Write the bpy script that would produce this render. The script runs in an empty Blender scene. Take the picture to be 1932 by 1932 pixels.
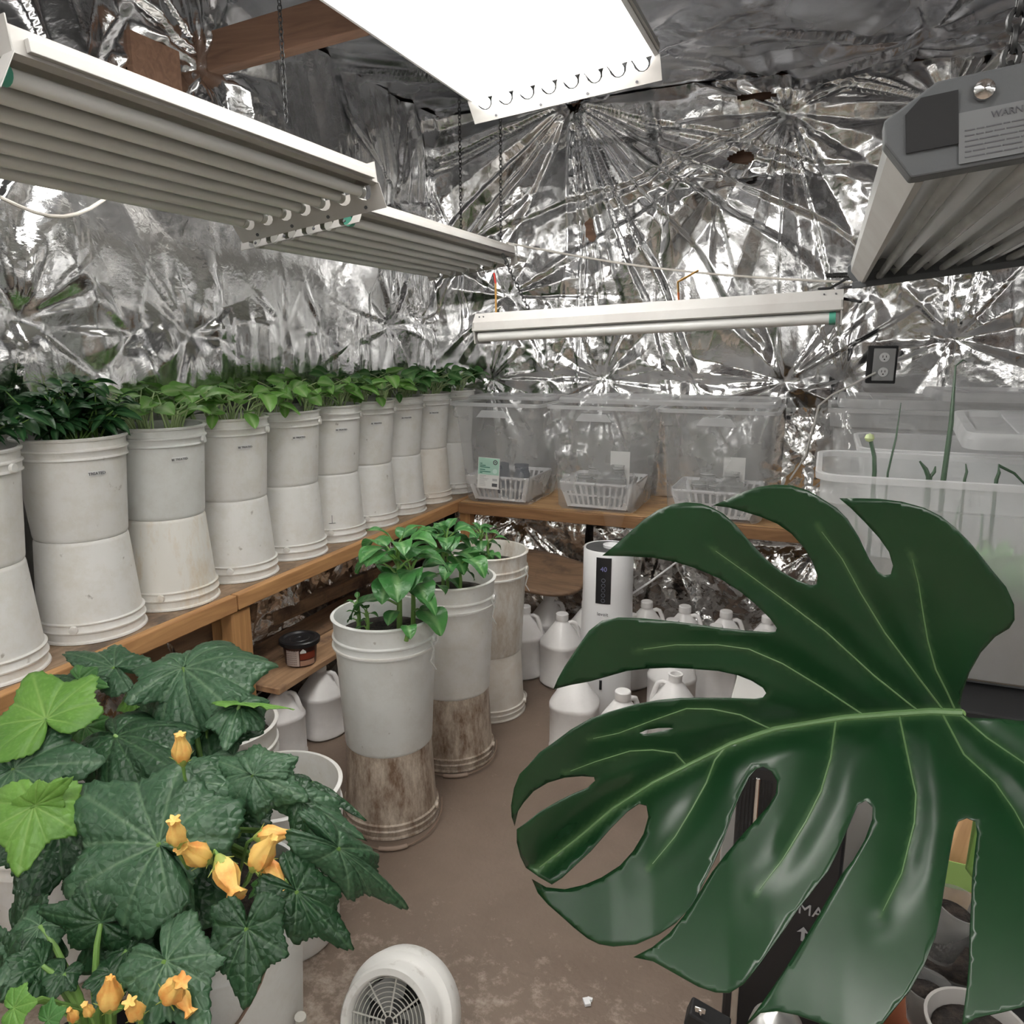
import bpy, math, random
import numpy as np
from mathutils import Vector, Matrix, Euler
from mathutils.geometry import delaunay_2d_cdt

SC = bpy.context.scene
COL = SC.collection
PI = math.pi
rnd = random.Random(7)

# ------------------------------------------------------------------ camera
FPX, EYE = 1445.0, 1.25
PITCH = math.atan(316 / FPX)
YAW = math.atan(597 / (FPX / math.cos(PITCH)))
cam_d = bpy.data.cameras.new('camera')
cam = bpy.data.objects.new('camera', cam_d)
COL.objects.link(cam)
cam_d.sensor_width = 36.0
cam_d.lens = 36.0 * FPX / 1932.0
cam_d.clip_start = 0.02
cam.location = (0, 0, EYE)
cam.rotation_euler = (PI / 2 - PITCH, 0, YAW)
SC.camera = cam
FW = Vector((-math.sin(YAW) * math.cos(PITCH), math.cos(YAW) * math.cos(PITCH), -math.sin(PITCH)))
RT = Vector((math.cos(YAW), math.sin(YAW), 0))
UPV = RT.cross(FW)
EY = Vector((0, 0, EYE))


def ray(x, y):
    return FW + RT * ((x - 966) / FPX) - UPV * ((y - 966) / FPX)


def dep(x, y, z):
    return EY + ray(x, y) * z


def onz(x, y, z):
    d = ray(x, y)
    return EY + d * ((z - EYE) / d.z)


def ony(x, y, Y):
    d = ray(x, y)
    return EY + d * (Y / d.y)


def onx(x, y, X):
    d = ray(x, y)
    return EY + d * (X / d.x)


# ------------------------------------------------------------------ world, exposure
w = bpy.data.worlds.new('world')
SC.world = w
w.use_nodes = True
w.node_tree.nodes['Background'].inputs[0].default_value = (0.8, 0.85, 0.9, 1)
w.node_tree.nodes['Background'].inputs[1].default_value = 0.05
SC.view_settings.view_transform = 'Standard'
SC.view_settings.look = 'None'
SC.view_settings.gamma = 1
SC.view_settings.use_curve_mapping = False
SC.view_settings.exposure = 0.42
TUBE_POWER = 8.5          # emission of the lit tubes
try:
    SC.cycles.max_bounces = 6
    SC.cycles.glossy_bounces = 4
    SC.cycles.transparent_max_bounces = 20
    SC.cycles.sample_clamp_indirect = 4.0
    SC.cycles.blur_glossy = 1.0
    SC.cycles.use_denoising = True
    SC.cycles.volume_bounces = 0
    SC.cycles.volume_step_rate = 4.0
    SC.cycles.use_adaptive_sampling = True
    SC.cycles.adaptive_threshold = 0.12
    SC.cycles.adaptive_min_samples = 16
except Exception:
    pass

# ------------------------------------------------------------------ materials
MATS = {}


def new_mat(name):
    m = bpy.data.materials.new(name)
    m.use_nodes = True
    nt = m.node_tree
    return m, nt, nt.nodes['Principled BSDF'], nt.nodes['Material Output']


def mat(name, col, rough=0.5, metal=0.0, spec=0.5, spots=None, bump=None, scale=8.0, coord='Object', trans=0, sss=0, mixfac=(0.45, 0.62)):
    """plain principled material; spots = second colour laid in by noise; bump = (scale, strength)"""
    if name in MATS:
        return MATS[name]
    m, nt, b, out = new_mat(name)
    b.inputs['Base Color'].default_value = (*col, 1)
    b.inputs['Roughness'].default_value = rough
    b.inputs['Metallic'].default_value = metal
    b.inputs['Specular IOR Level'].default_value = spec
    if trans:
        b.inputs['Transmission Weight'].default_value = trans
    if sss:
        b.inputs['Subsurface Weight'].default_value = sss
        b.inputs['Subsurface Radius'].default_value = (0.01, 0.01, 0.01)
        b.inputs['Subsurface Scale'].default_value = 0.5
    tc = nt.nodes.new('ShaderNodeTexCoord')
    if spots:
        n = nt.nodes.new('ShaderNodeTexNoise')
        n.inputs['Scale'].default_value = scale
        n.inputs['Detail'].default_value = 8
        n.inputs['Roughness'].default_value = 0.65
        nt.links.new(tc.outputs[coord], n.inputs['Vector'])
        r = nt.nodes.new('ShaderNodeValToRGB')
        r.color_ramp.elements[0].position = mixfac[0]
        r.color_ramp.elements[0].color = (*col, 1)
        r.color_ramp.elements[1].position = mixfac[1]
        r.color_ramp.elements[1].color = (*spots, 1)
        nt.links.new(n.outputs['Fac'], r.inputs['Fac'])
        nt.links.new(r.outputs['Color'], b.inputs['Base Color'])
    if bump:
        n2 = nt.nodes.new('ShaderNodeTexNoise')
        n2.inputs['Scale'].default_value = bump[0]
        n2.inputs['Detail'].default_value = 6
        nt.links.new(tc.outputs[coord], n2.inputs['Vector'])
        bp = nt.nodes.new('ShaderNodeBump')
        bp.inputs['Strength'].default_value = bump[1]
        bp.inputs['Distance'].default_value = 0.01
        nt.links.new(n2.outputs['Fac'], bp.inputs['Height'])
        nt.links.new(bp.outputs['Normal'], b.inputs['Normal'])
    MATS[name] = m
    return m


def foil_mat(name, base, rough, cell, amp, fine):
    m, nt, b, out = new_mat(name)
    b.inputs['Base Color'].default_value = (*base, 1)
    b.inputs['Metallic'].default_value = 1.0
    tc = nt.nodes.new('ShaderNodeTexCoord')
    # warped coordinates
    wn = nt.nodes.new('ShaderNodeTexNoise')
    wn.inputs['Scale'].default_value = 3.0
    wn.inputs['Detail'].default_value = 3
    nt.links.new(tc.outputs['Object'], wn.inputs['Vector'])
    mx = nt.nodes.new('ShaderNodeVectorMath'); mx.operation = 'MULTIPLY_ADD'
    mx.inputs[1].default_value = (0.25, 0.25, 0.25)
    nt.links.new(wn.outputs['Color'], mx.inputs[0])
    nt.links.new(tc.outputs['Object'], mx.inputs[2])
    # facets: every voronoi cell leans its own way
    geo = nt.nodes.new('ShaderNodeNewGeometry')
    acc = geo.outputs['Normal']
    for k, (sc, am) in enumerate(((cell, amp), (cell * 2.7, amp * 0.75), (cell * 6.5, amp * 0.5))):
        v = nt.nodes.new('ShaderNodeTexVoronoi')
        v.inputs['Scale'].default_value = sc
        v.inputs['Randomness'].default_value = 1.0
        nt.links.new(mx.outputs[0], v.inputs['Vector'])
        s = nt.nodes.new('ShaderNodeVectorMath'); s.operation = 'SUBTRACT'
        s.inputs[1].default_value = (0.5, 0.5, 0.5)
        nt.links.new(v.outputs['Color'], s.inputs[0])
        a = nt.nodes.new('ShaderNodeVectorMath'); a.operation = 'MULTIPLY_ADD'
        a.inputs[1].default_value = (am, am, am)
        nt.links.new(s.outputs[0], a.inputs[0])
        nt.links.new(acc, a.inputs[2])
        acc = a.outputs[0]
    nm = nt.nodes.new('ShaderNodeVectorMath'); nm.operation = 'NORMALIZE'
    nt.links.new(acc, nm.inputs[0])
    fn = nt.nodes.new('ShaderNodeTexNoise')
    fn.inputs['Scale'].default_value = 45
    fn.inputs['Detail'].default_value = 5
    nt.links.new(mx.outputs[0], fn.inputs['Vector'])
    bp = nt.nodes.new('ShaderNodeBump')
    bp.inputs['Strength'].default_value = fine
    bp.inputs['Distance'].default_value = 0.004
    nt.links.new(fn.outputs['Fac'], bp.inputs['Height'])
    nt.links.new(nm.outputs[0], bp.inputs['Normal'])
    nt.links.new(bp.outputs['Normal'], b.inputs['Normal'])
    rr = nt.nodes.new('ShaderNodeMapRange')
    rr.inputs['From Min'].default_value = 0.3; rr.inputs['From Max'].default_value = 0.7
    rr.inputs['To Min'].default_value = rough * 0.6; rr.inputs['To Max'].default_value = rough * 1.7
    nt.links.new(wn.outputs['Fac'], rr.inputs['Value'])
    nt.links.new(rr.outputs[0], b.inputs['Roughness'])
    MATS[name] = m
    return m


def wood_mat(name, c1, c2, axis=1, dark=None):
    m, nt, b, out = new_mat(name)
    b.inputs['Roughness'].default_value = 0.65
    tc = nt.nodes.new('ShaderNodeTexCoord')
    mp = nt.nodes.new('ShaderNodeMapping')
    s = [14, 14, 14]; s[axis] = 1.2
    mp.inputs['Scale'].default_value = s
    nt.links.new(tc.outputs['Object'], mp.inputs['Vector'])
    n = nt.nodes.new('ShaderNodeTexNoise')
    n.inputs['Scale'].default_value = 3.0; n.inputs['Detail'].default_value = 8; n.inputs['Distortion'].default_value = 1.2
    nt.links.new(mp.outputs[0], n.inputs['Vector'])
    r = nt.nodes.new('ShaderNodeValToRGB')
    r.color_ramp.elements[0].position = 0.32; r.color_ramp.elements[0].color = (*c1, 1)
    r.color_ramp.elements[1].position = 0.68; r.color_ramp.elements[1].color = (*c2, 1)
    nt.links.new(n.outputs['Fac'], r.inputs['Fac'])
    src = r.outputs['Color']
    if dark:
        n2 = nt.nodes.new('ShaderNodeTexNoise')
        n2.inputs['Scale'].default_value = 5; n2.inputs['Detail'].default_value = 7; n2.inputs['Roughness'].default_value = 0.7
        nt.links.new(tc.outputs['Object'], n2.inputs['Vector'])
        r2 = nt.nodes.new('ShaderNodeValToRGB')
        r2.color_ramp.elements[0].position = 0.5; r2.color_ramp.elements[1].position = 0.66
        nt.links.new(n2.outputs['Fac'], r2.inputs['Fac'])
        mixn = nt.nodes.new('ShaderNodeMix'); mixn.data_type = 'RGBA'
        nt.links.new(r2.outputs['Color'], mixn.inputs['Factor'])
        nt.links.new(src, mixn.inputs['A'])
        mixn.inputs['B'].default_value = (*dark, 1)
        src = mixn.outputs['Result']
    nt.links.new(src, b.inputs['Base Color'])
    bp = nt.nodes.new('ShaderNodeBump'); bp.inputs['Strength'].default_value = 0.3; bp.inputs['Distance'].default_value = 0.005
    nt.links.new(n.outputs['Fac'], bp.inputs['Height'])
    nt.links.new(bp.outputs['Normal'], b.inputs['Normal'])
    MATS[name] = m
    return m


def thin_plastic(name, col, opacity, rough=0.25, noise=0.12):
    """cloudy see-through plastic: part light straight through, part scattered"""
    m, nt, b, out = new_mat(name)
    b.inputs['Base Color'].default_value = (*col, 1)
    b.inputs['Roughness'].default_value = rough
    tl = nt.nodes.new('ShaderNodeBsdfTranslucent'); tl.inputs[0].default_value = (*col, 1)
    m1 = nt.nodes.new('ShaderNodeMixShader'); m1.inputs[0].default_value = 0.45
    nt.links.new(b.outputs[0], m1.inputs[1]); nt.links.new(tl.outputs[0], m1.inputs[2])
    tp = nt.nodes.new('ShaderNodeBsdfTransparent'); tp.inputs[0].default_value = (0.97, 0.97, 0.97, 1)
    m2 = nt.nodes.new('ShaderNodeMixShader')
    tc = nt.nodes.new('ShaderNodeTexCoord')
    n = nt.nodes.new('ShaderNodeTexNoise'); n.inputs['Scale'].default_value = 7; n.inputs['Detail'].default_value = 5
    nt.links.new(tc.outputs['Object'], n.inputs['Vector'])
    mr = nt.nodes.new('ShaderNodeMapRange')
    mr.inputs['From Min'].default_value = 0.3; mr.inputs['From Max'].default_value = 0.7
    mr.inputs['To Min'].default_value = opacity - noise; mr.inputs['To Max'].default_value = min(1, opacity + noise)
    nt.links.new(n.outputs['Fac'], mr.inputs['Value'])
    nt.links.new(mr.outputs[0], m2.inputs[0])
    nt.links.new(tp.outputs[0], m2.inputs[1]); nt.links.new(m1.outputs[0], m2.inputs[2])
    nt.links.new(m2.outputs[0], out.inputs['Surface'])
    MATS[name] = m
    return m


def emit_mat(name, col, power):
    m, nt, b, out = new_mat(name)
    b.inputs['Base Color'].default_value = (0.9, 0.9, 0.9, 1)
    b.inputs['Emission Color'].default_value = (*col, 1)
    b.inputs['Emission Strength'].default_value = power
    MATS[name] = m
    return m


def bucket_mat(name, white, stain, lo, hi, streak=0.0, scale=3.5):
    m, nt, b, out = new_mat(name)
    b.inputs['Roughness'].default_value = 0.38
    b.inputs['Subsurface Weight'].default_value = 0.0
    tc = nt.nodes.new('ShaderNodeTexCoord')
    mp = nt.nodes.new('ShaderNodeMapping'); mp.inputs['Scale'].default_value = (1, 1, 0.35 if streak else 1)
    oi = nt.nodes.new('ShaderNodeObjectInfo')
    ad = nt.nodes.new('ShaderNodeVectorMath'); ad.operation = 'MULTIPLY_ADD'; ad.inputs[1].default_value = (9, 9, 9)
    nt.links.new(oi.outputs['Random'], ad.inputs[0]); nt.links.new(tc.outputs['Object'], ad.inputs[2])
    nt.links.new(ad.outputs[0], mp.inputs['Vector'])
    n = nt.nodes.new('ShaderNodeTexNoise'); n.inputs['Scale'].default_value = scale * 4; n.inputs['Detail'].default_value = 9; n.inputs['Roughness'].default_value = 0.75
    nt.links.new(mp.outputs[0], n.inputs['Vector'])
    r = nt.nodes.new('ShaderNodeValToRGB')
    r.color_ramp.elements[0].position = lo; r.color_ramp.elements[0].color = (*white, 1)
    r.color_ramp.elements[1].position = hi; r.color_ramp.elements[1].color = (*stain, 1)
    nt.links.new(n.outputs['Fac'], r.inputs['Fac'])
    # small dark scuffs
    n2 = nt.nodes.new('ShaderNodeTexNoise'); n2.inputs['Scale'].default_value = 40; n2.inputs['Detail'].default_value = 4
    nt.links.new(mp.outputs[0], n2.inputs['Vector'])
    r2 = nt.nodes.new('ShaderNodeValToRGB'); r2.color_ramp.elements[0].position = 0.70; r2.color_ramp.elements[1].position = 0.78
    nt.links.new(n2.outputs['Fac'], r2.inputs['Fac'])
    mx = nt.nodes.new('ShaderNodeMix'); mx.data_type = 'RGBA'
    nt.links.new(r2.outputs['Color'], mx.inputs['Factor'])
    nt.links.new(r.outputs['Color'], mx.inputs['A'])
    mx.inputs['B'].default_value = (0.42, 0.39, 0.35, 1)
    nt.links.new(mx.outputs['Result'], b.inputs['Base Color'])
    MATS[name] = m
    return m


def leaf_mat(name, dark, light, vein, rough=0.4, bump=0.5, bscale=60, transl=0.25, spec=0.5):
    """leaf skin; the mesh's 'vein' attribute marks the veins"""
    m, nt, b, out = new_mat(name)
    b.inputs['Roughness'].default_value = rough
    b.inputs['Specular IOR Level'].default_value = spec
    tc = nt.nodes.new('ShaderNodeTexCoord')
    n = nt.nodes.new('ShaderNodeTexNoise'); n.inputs['Scale'].default_value = 9; n.inputs['Detail'].default_value = 5
    nt.links.new(tc.outputs['Object'], n.inputs['Vector'])
    r = nt.nodes.new('ShaderNodeValToRGB')
    r.color_ramp.elements[0].position = 0.35; r.color_ramp.elements[0].color = (*dark, 1)
    r.color_ramp.elements[1].position = 0.65; r.color_ramp.elements[1].color = (*light, 1)
    nt.links.new(n.outputs['Fac'], r.inputs['Fac'])
    at = nt.nodes.new('ShaderNodeAttribute'); at.attribute_name = 'vein'
    mx = nt.nodes.new('ShaderNodeMix'); mx.data_type = 'RGBA'
    nt.links.new(at.outputs['Fac'], mx.inputs['Factor'])
    nt.links.new(r.outputs['Color'], mx.inputs['A'])
    mx.inputs['B'].default_value = (*vein, 1)
    nt.links.new(mx.outputs['Result'], b.inputs['Base Color'])
    vo = nt.nodes.new('ShaderNodeTexVoronoi'); vo.feature = 'DISTANCE_TO_EDGE'; vo.inputs['Scale'].default_value = bscale
    nt.links.new(tc.outputs['Object'], vo.inputs['Vector'])
    bp = nt.nodes.new('ShaderNodeBump'); bp.inputs['Strength'].default_value = bump; bp.inputs['Distance'].default_value = 0.004
    nt.links.new(vo.outputs['Distance'], bp.inputs['Height'])
    nt.links.new(bp.outputs['Normal'], b.inputs['Normal'])
    tl = nt.nodes.new('ShaderNodeBsdfTranslucent')
    nt.links.new(mx.outputs['Result'], tl.inputs[0])
    ms = nt.nodes.new('ShaderNodeMixShader'); ms.inputs[0].default_value = transl
    nt.links.new(b.outputs[0], ms.inputs[1]); nt.links.new(tl.outputs[0], ms.inputs[2])
    nt.links.new(ms.outputs[0], out.inputs['Surface'])
    MATS[name] = m
    return m


FOIL = foil_mat('silver_foil', (0.80, 0.80, 0.80), 0.14, 4.0, 0.05, 0.30)
FOIL_C = foil_mat('ceiling_foil', (0.60, 0.61, 0.65), 0.22, 3.0, 0.06, 0.3)
FOIL_W = foil_mat('crumpled_foil', (0.78, 0.77, 0.76), 0.16, 12.0, 0.5, 0.5)
WHITE = bucket_mat('bucket_white', (0.80, 0.79, 0.765), (0.70, 0.67, 0.60), 0.45, 0.75)
WHITE_RIM = bucket_mat('bucket_cream', (0.80, 0.76, 0.70), (0.66, 0.58, 0.48), 0.45, 0.8)
GREYB = bucket_mat('bucket_grey_white', (0.73, 0.74, 0.72), (0.62, 0.61, 0.57), 0.45, 0.8)
STREAK = bucket_mat('bucket_streaked', (0.80, 0.78, 0.73), (0.62, 0.47, 0.28), 0.50, 0.80, streak=1)
DIRTY = bucket_mat('bucket_muddy', (0.62, 0.54, 0.45), (0.17, 0.10, 0.06), 0.38, 0.66, streak=1, scale=7)
JUG = mat('jug_plastic', (0.82, 0.80, 0.79), 0.3, spots=(0.74, 0.72, 0.71), scale=6)
WPLAST = mat('white_plastic', (0.82, 0.82, 0.83), 0.3)
DUSTY = mat('dusty_white_plastic', (0.80, 0.79, 0.76), 0.4, spots=(0.42, 0.38, 0.33), scale=26, mixfac=(0.56, 0.78))
ENAMEL = mat('white_enamel', (0.50, 0.49, 0.47), 0.45, spots=(0.45, 0.43, 0.41), scale=3)
ENAMEL2 = mat('cream_enamel', (0.46, 0.445, 0.42), 0.45, spots=(0.40, 0.375, 0.35), scale=3)
TUBE_OFF = mat('unlit_tube_glass', (0.86, 0.86, 0.84), 0.12)
TUBE_ON = emit_mat('lit_tube', (1.0, 0.985, 0.95), TUBE_POWER)
CLEAR_TUBE = thin_plastic('clear_tube_glass', (0.82, 0.82, 0.8), 0.5, 0.08, 0.1)
GREENCAP = mat('green_socket', (0.10, 0.42, 0.30), 0.4)
CAPM = mat('pale_socket', (0.55, 0.55, 0.52), 0.4)
ALU = mat('dull_aluminium', (0.62, 0.62, 0.60), 0.32, metal=0.85)
GREYM = mat('grey_painted_metal', (0.10, 0.105, 0.11), 0.55, bump=(80, 0.1))
BLACK = mat('black_plastic', (0.018, 0.018, 0.020), 0.32)
BLACKM = mat('matt_black', (0.015, 0.015, 0.016), 0.7)
INK = mat('grey_ink', (0.12, 0.12, 0.13), 0.8)
CHROME = mat('chrome', (0.75, 0.74, 0.72), 0.15, metal=1)
SOIL = mat('potting_soil', (0.016, 0.012, 0.010), 0.95, spots=(0.045, 0.033, 0.026), scale=60, bump=(90, 1.0))
WOODY = wood_mat('pine_along_y', (0.60, 0.33, 0.14), (0.42, 0.21, 0.085), 1)
WOODX = wood_mat('pine_along_x', (0.60, 0.33, 0.14), (0.40, 0.20, 0.085), 0)
WOODZ = wood_mat('pine_upright', (0.56, 0.30, 0.12), (0.38, 0.19, 0.075), 2)
OLDTOP = wood_mat('worn_bench_board', (0.44, 0.31, 0.21), (0.27, 0.18, 0.115), 1, dark=(0.14, 0.10, 0.075))
OLDLOW = wood_mat('old_plank', (0.36, 0.22, 0.13), (0.20, 0.12, 0.07), 1, dark=(0.08, 0.05, 0.035))
RAFTER = wood_mat('old_rafter', (0.30, 0.17, 0.11), (0.20, 0.11, 0.07), 0)
PLY = wood_mat('curled_plywood', (0.26, 0.16, 0.095), (0.16, 0.095, 0.055), 0, dark=(0.09, 0.055, 0.035))
BIN = thin_plastic('cloudy_bin_plastic', (0.92, 0.93, 0.94), 0.25, 0.5, 0.03)
BINRIM = thin_plastic('cloudy_rim_plastic', (0.90, 0.91, 0.92), 0.50, 0.45, 0.06)
BIN2 = thin_plastic('milky_bin_plastic', (0.90, 0.92, 0.93), 0.46, 0.45, 0.06)
GLASS = thin_plastic('jar_glass', (0.62, 0.63, 0.62), 0.34, 0.05, 0.08)
CUPP = thin_plastic('cup_plastic', (0.55, 0.55, 0.54), 0.35, 0.12)
WATER = thin_plastic('nutrient_water', (0.50, 0.72, 0.62), 0.34, 0.1)
ROPE = mat('white_cord', (0.72, 0.68, 0.62), 0.8)
IRON = mat('dark_chain', (0.05, 0.05, 0.05), 0.45, metal=0.7)
STEELW = mat('rusty_wire', (0.28, 0.20, 0.15), 0.6, metal=0.4)
PETAL = mat('squash_petal', (0.86, 0.56, 0.16), 0.55, spots=(0.80, 0.34, 0.08), scale=30, sss=0)
CALYX = mat('flower_base_green', (0.34, 0.42, 0.10), 0.5)
STEM = mat('green_stem', (0.16, 0.30, 0.07), 0.45)
STEMP = mat('pale_stem', (0.42, 0.55, 0.26), 0.45)
L_DARK = leaf_mat('squash_leaf_dark', (0.012, 0.052, 0.018), (0.028, 0.088, 0.034), (0.08, 0.17, 0.075), 0.38, 0.9, 75)
L_MID = leaf_mat('squash_leaf_mid', (0.032, 0.095, 0.042), (0.060, 0.142, 0.070), (0.16, 0.27, 0.15), 0.38, 0.9, 70)
L_BRIGHT = leaf_mat('squash_leaf_bright', (0.09, 0.25, 0.035), (0.17, 0.36, 0.06), (0.28, 0.46, 0.12), 0.45, 0.6, 50)
L_SEED = leaf_mat('seedling_leaf', (0.10, 0.27, 0.04), (0.17, 0.38, 0.07), (0.32, 0.50, 0.2), 0.42, 0.3, 60)
L_SEED2 = leaf_mat('seedling_leaf_deep', (0.045, 0.16, 0.035), (0.08, 0.23, 0.055), (0.2, 0.36, 0.14), 0.42, 0.3, 60)
L_PEP = leaf_mat('pepper_leaf', (0.016, 0.07, 0.022), (0.035, 0.12, 0.04), (0.09, 0.2, 0.08), 0.3, 0.25, 60)
L_BAS = leaf_mat('crisp_leaf', (0.04, 0.17, 0.045), (0.09, 0.28, 0.07), (0.22, 0.42, 0.16), 0.32, 0.5, 70)
L_MON = leaf_mat('monstera_skin', (0.008, 0.040, 0.013), (0.014, 0.050, 0.018), (0.08, 0.16, 0.06), 0.27, 0.0, 200, 0.05, 0.5)
VEINM = mat('monstera_vein', (0.12, 0.22, 0.085), 0.35)
LETT = leaf_mat('lettuce', (0.12, 0.34, 0.10), (0.22, 0.48, 0.16), (0.5, 0.7, 0.4), 0.4, 0.4, 60)
SCAL = mat('onion_shoot', (0.045, 0.09, 0.05), 0.35)
TERRA = mat('terracotta', (0.42, 0.17, 0.09), 0.8)
ORANGE = mat('orange_strap', (0.75, 0.20, 0.05), 0.6)
TAN = mat('tan_strap', (0.50, 0.28, 0.08), 0.6)
MINT = mat('mint_card', (0.45, 0.70, 0.58), 0.6)
PAPER = mat('white_card', (0.82, 0.82, 0.80), 0.7)
GREENP = mat('green_tag', (0.28, 0.42, 0.12), 0.6)


# ------------------------------------------------------------------ mesh helpers
class MB:
    def __init__(self):
        self.v = []; self.f = []; self.a = []

    def add(self, vs, fs, at=None):
        o = len(self.v)
        self.v += [tuple(p) for p in vs]
        self.f += [tuple(i + o for i in f) for f in fs]
        self.a += list(at) if at is not None else [0.0] * len(vs)
        return self

    def box(self, c, s, rot=None):
        x, y, z = s[0] / 2, s[1] / 2, s[2] / 2
        P = [Vector(p) for p in ((-x, -y, -z), (x, -y, -z), (x, y, -z), (-x, y, -z), (-x, -y, z), (x, -y, z), (x, y, z), (-x, y, z))]
        if rot is not None:
            P = [rot @ p for p in P]
        c = Vector(c)
        return self.add([p + c for p in P], [(0, 3, 2, 1), (4, 5, 6, 7), (0, 1, 5, 4), (1, 2, 6, 5), (2, 3, 7, 6), (3, 0, 4, 7)])

    def beam(self, a, b, w_, h_, up=(0, 0, 1)):
        a = Vector(a); b = Vector(b); d = (b - a); L = d.length; d.normalize()
        s = d.cross(Vector(up)).normalized(); u = s.cross(d)
        R = Matrix((s, d, u)).transposed()
        return self.box((a + b) / 2, (w_, L, h_), R)

    def lathe(self, prof, n=40, c=(0, 0, 0), closed=False, M=None, fn=None):
        vs = []; fs = []
        for (r, z) in prof:
            for k in range(n):
                t = 2 * PI * k / n
                rr = r * (fn(t, z) if fn else 1)
                p = Vector((rr * math.cos(t), rr * math.sin(t), z))
                if M is not None: p = M @ p
                vs.append(p + Vector(c))
        m = len(prof)
        for i in range(m - 1 if not closed else m):
            j = (i + 1) % m
            for k in range(n):
                l = (k + 1) % n
                fs.append((i * n + k, i * n + l, j * n + l, j * n + k))
        if not closed:
            if prof[0][0] > 1e-5: fs.append(tuple(reversed(range(n))))
            if prof[-1][0] > 1e-5: fs.append(tuple(range((m - 1) * n, m * n)))
        return self.add(vs, fs)

    def tube(self, pts, r, n=8, cap=True, flat=1.0):
        pts = [Vector(p) for p in pts]
        rs = r if isinstance(r, (list, tuple)) else [r] * len(pts)
        vs = []; fs = []
        up = Vector((0, 0, 1)); prev = None
        for i, p in enumerate(pts):
            d = (pts[min(i + 1, len(pts) - 1)] - pts[max(i - 1, 0)])
            if d.length < 1e-9: d = Vector((0, 0, 1))
            d.normalize()
            if prev is None:
                s = d.cross(up)
                if s.length < 0.05: s = d.cross(Vector((1, 0, 0)))
            else:
                s = prev - d * prev.dot(d)
                if s.length < 1e-6: s = d.cross(up)
            s.normalize(); prev = s
            t = d.cross(s)
            for k in range(n):
                a = 2 * PI * k / n
                vs.append(p + s * (rs[i] * math.cos(a)) + t * (rs[i] * flat * math.sin(a)))
        for i in range(len(pts) - 1):
            for k in range(n):
                l = (k + 1) % n
                fs.append((i * n + k, (i + 1) * n + k, (i + 1) * n + l, i * n + l))
        if cap:
            fs.append(tuple(range(n))); fs.append(tuple(reversed(range((len(pts) - 1) * n, len(pts) * n))))
        return self.add(vs, fs)

    def prism(self, poly, t, M):
        """2-D polygon extruded by t; M maps (x, y, z) to place"""
        n = len(poly)
        vs = [M @ Vector((x, y, 0)) for x, y in poly] + [M @ Vector((x, y, t)) for x, y in poly]
        fs = [tuple(reversed(range(n))), tuple(range(n, 2 * n))]
        for i in range(n):
            j = (i + 1) % n
            fs.append((i, j, n + j, n + i))
        return self.add(vs, fs)

    def build(self, name, m, parent=None, smooth=True, bevel=0, loc=None, auto=None):
        me = bpy.data.meshes.new(name)
        me.from_pydata(self.v, [], self.f)
        if any(self.a):
            at = me.attributes.new('vein', 'FLOAT', 'POINT')
            at.data.foreach_set('value', self.a)
        me.update()
        if smooth:
            me.polygons.foreach_set('use_smooth', [True] * len(me.polygons))
            try:
                me.set_sharp_from_angle(angle=math.radians(auto if auto else 38))
            except Exception:
                pass
        me.materials.append(m)
        o = bpy.data.objects.new(name, me)
        COL.objects.link(o)
        if parent is not None: o.parent = parent
        if loc is not None: o.location = loc
        if bevel:
            b = o.modifiers.new('bevel', 'BEVEL'); b.width = bevel; b.segments = 2; b.limit_method = 'ANGLE'
        return o


def tag(o, label=None, cat=None, group=None, kind=None):
    if label: o['label'] = label
    if cat: o['category'] = cat
    if group: o['group'] = group
    if kind: o['kind'] = kind
    return o


def thing(name, label, cat, loc=(0, 0, 0), rot=(0, 0, 0), group=None):
    o = bpy.data.objects.new(name, None)
    o.empty_display_size = 0.05
    COL.objects.link(o)
    o.location = loc; o.rotation_euler = rot
    return tag(o, label, cat, group)


def copy_tree(o, parent=None):
    c = o.copy(); COL.objects.link(c)
    if parent is not None: c.parent = parent
    for ch in list(o.children): copy_tree(ch, c)
    return c


def struct(o):
    o['kind'] = 'structure'
    return o


def text_mesh(s, size, name, m, parent, M, depth=0.0006, align='CENTER'):
    cu = bpy.data.curves.new('t', 'FONT'); cu.body = s; cu.size = size; cu.extrude = depth
    cu.align_x = align; cu.align_y = 'CENTER'; cu.resolution_u = 3
    ob = bpy.data.objects.new('t', cu); COL.objects.link(ob)
    bpy.context.view_layer.update()
    dg = bpy.context.evaluated_depsgraph_get()
    me = bpy.data.meshes.new_from_object(ob.evaluated_get(dg))
    bpy.data.objects.remove(ob)
    me.transform(M); me.materials.clear(); me.materials.append(m)
    o = bpy.data.objects.new(name, me); COL.objects.link(o); o.parent = parent
    return o


def basis(x, y, z, o=(0, 0, 0)):
    M = Matrix((x, y, z)).transposed().to_4x4()
    M.translation = Vector(o)
    return M


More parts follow.
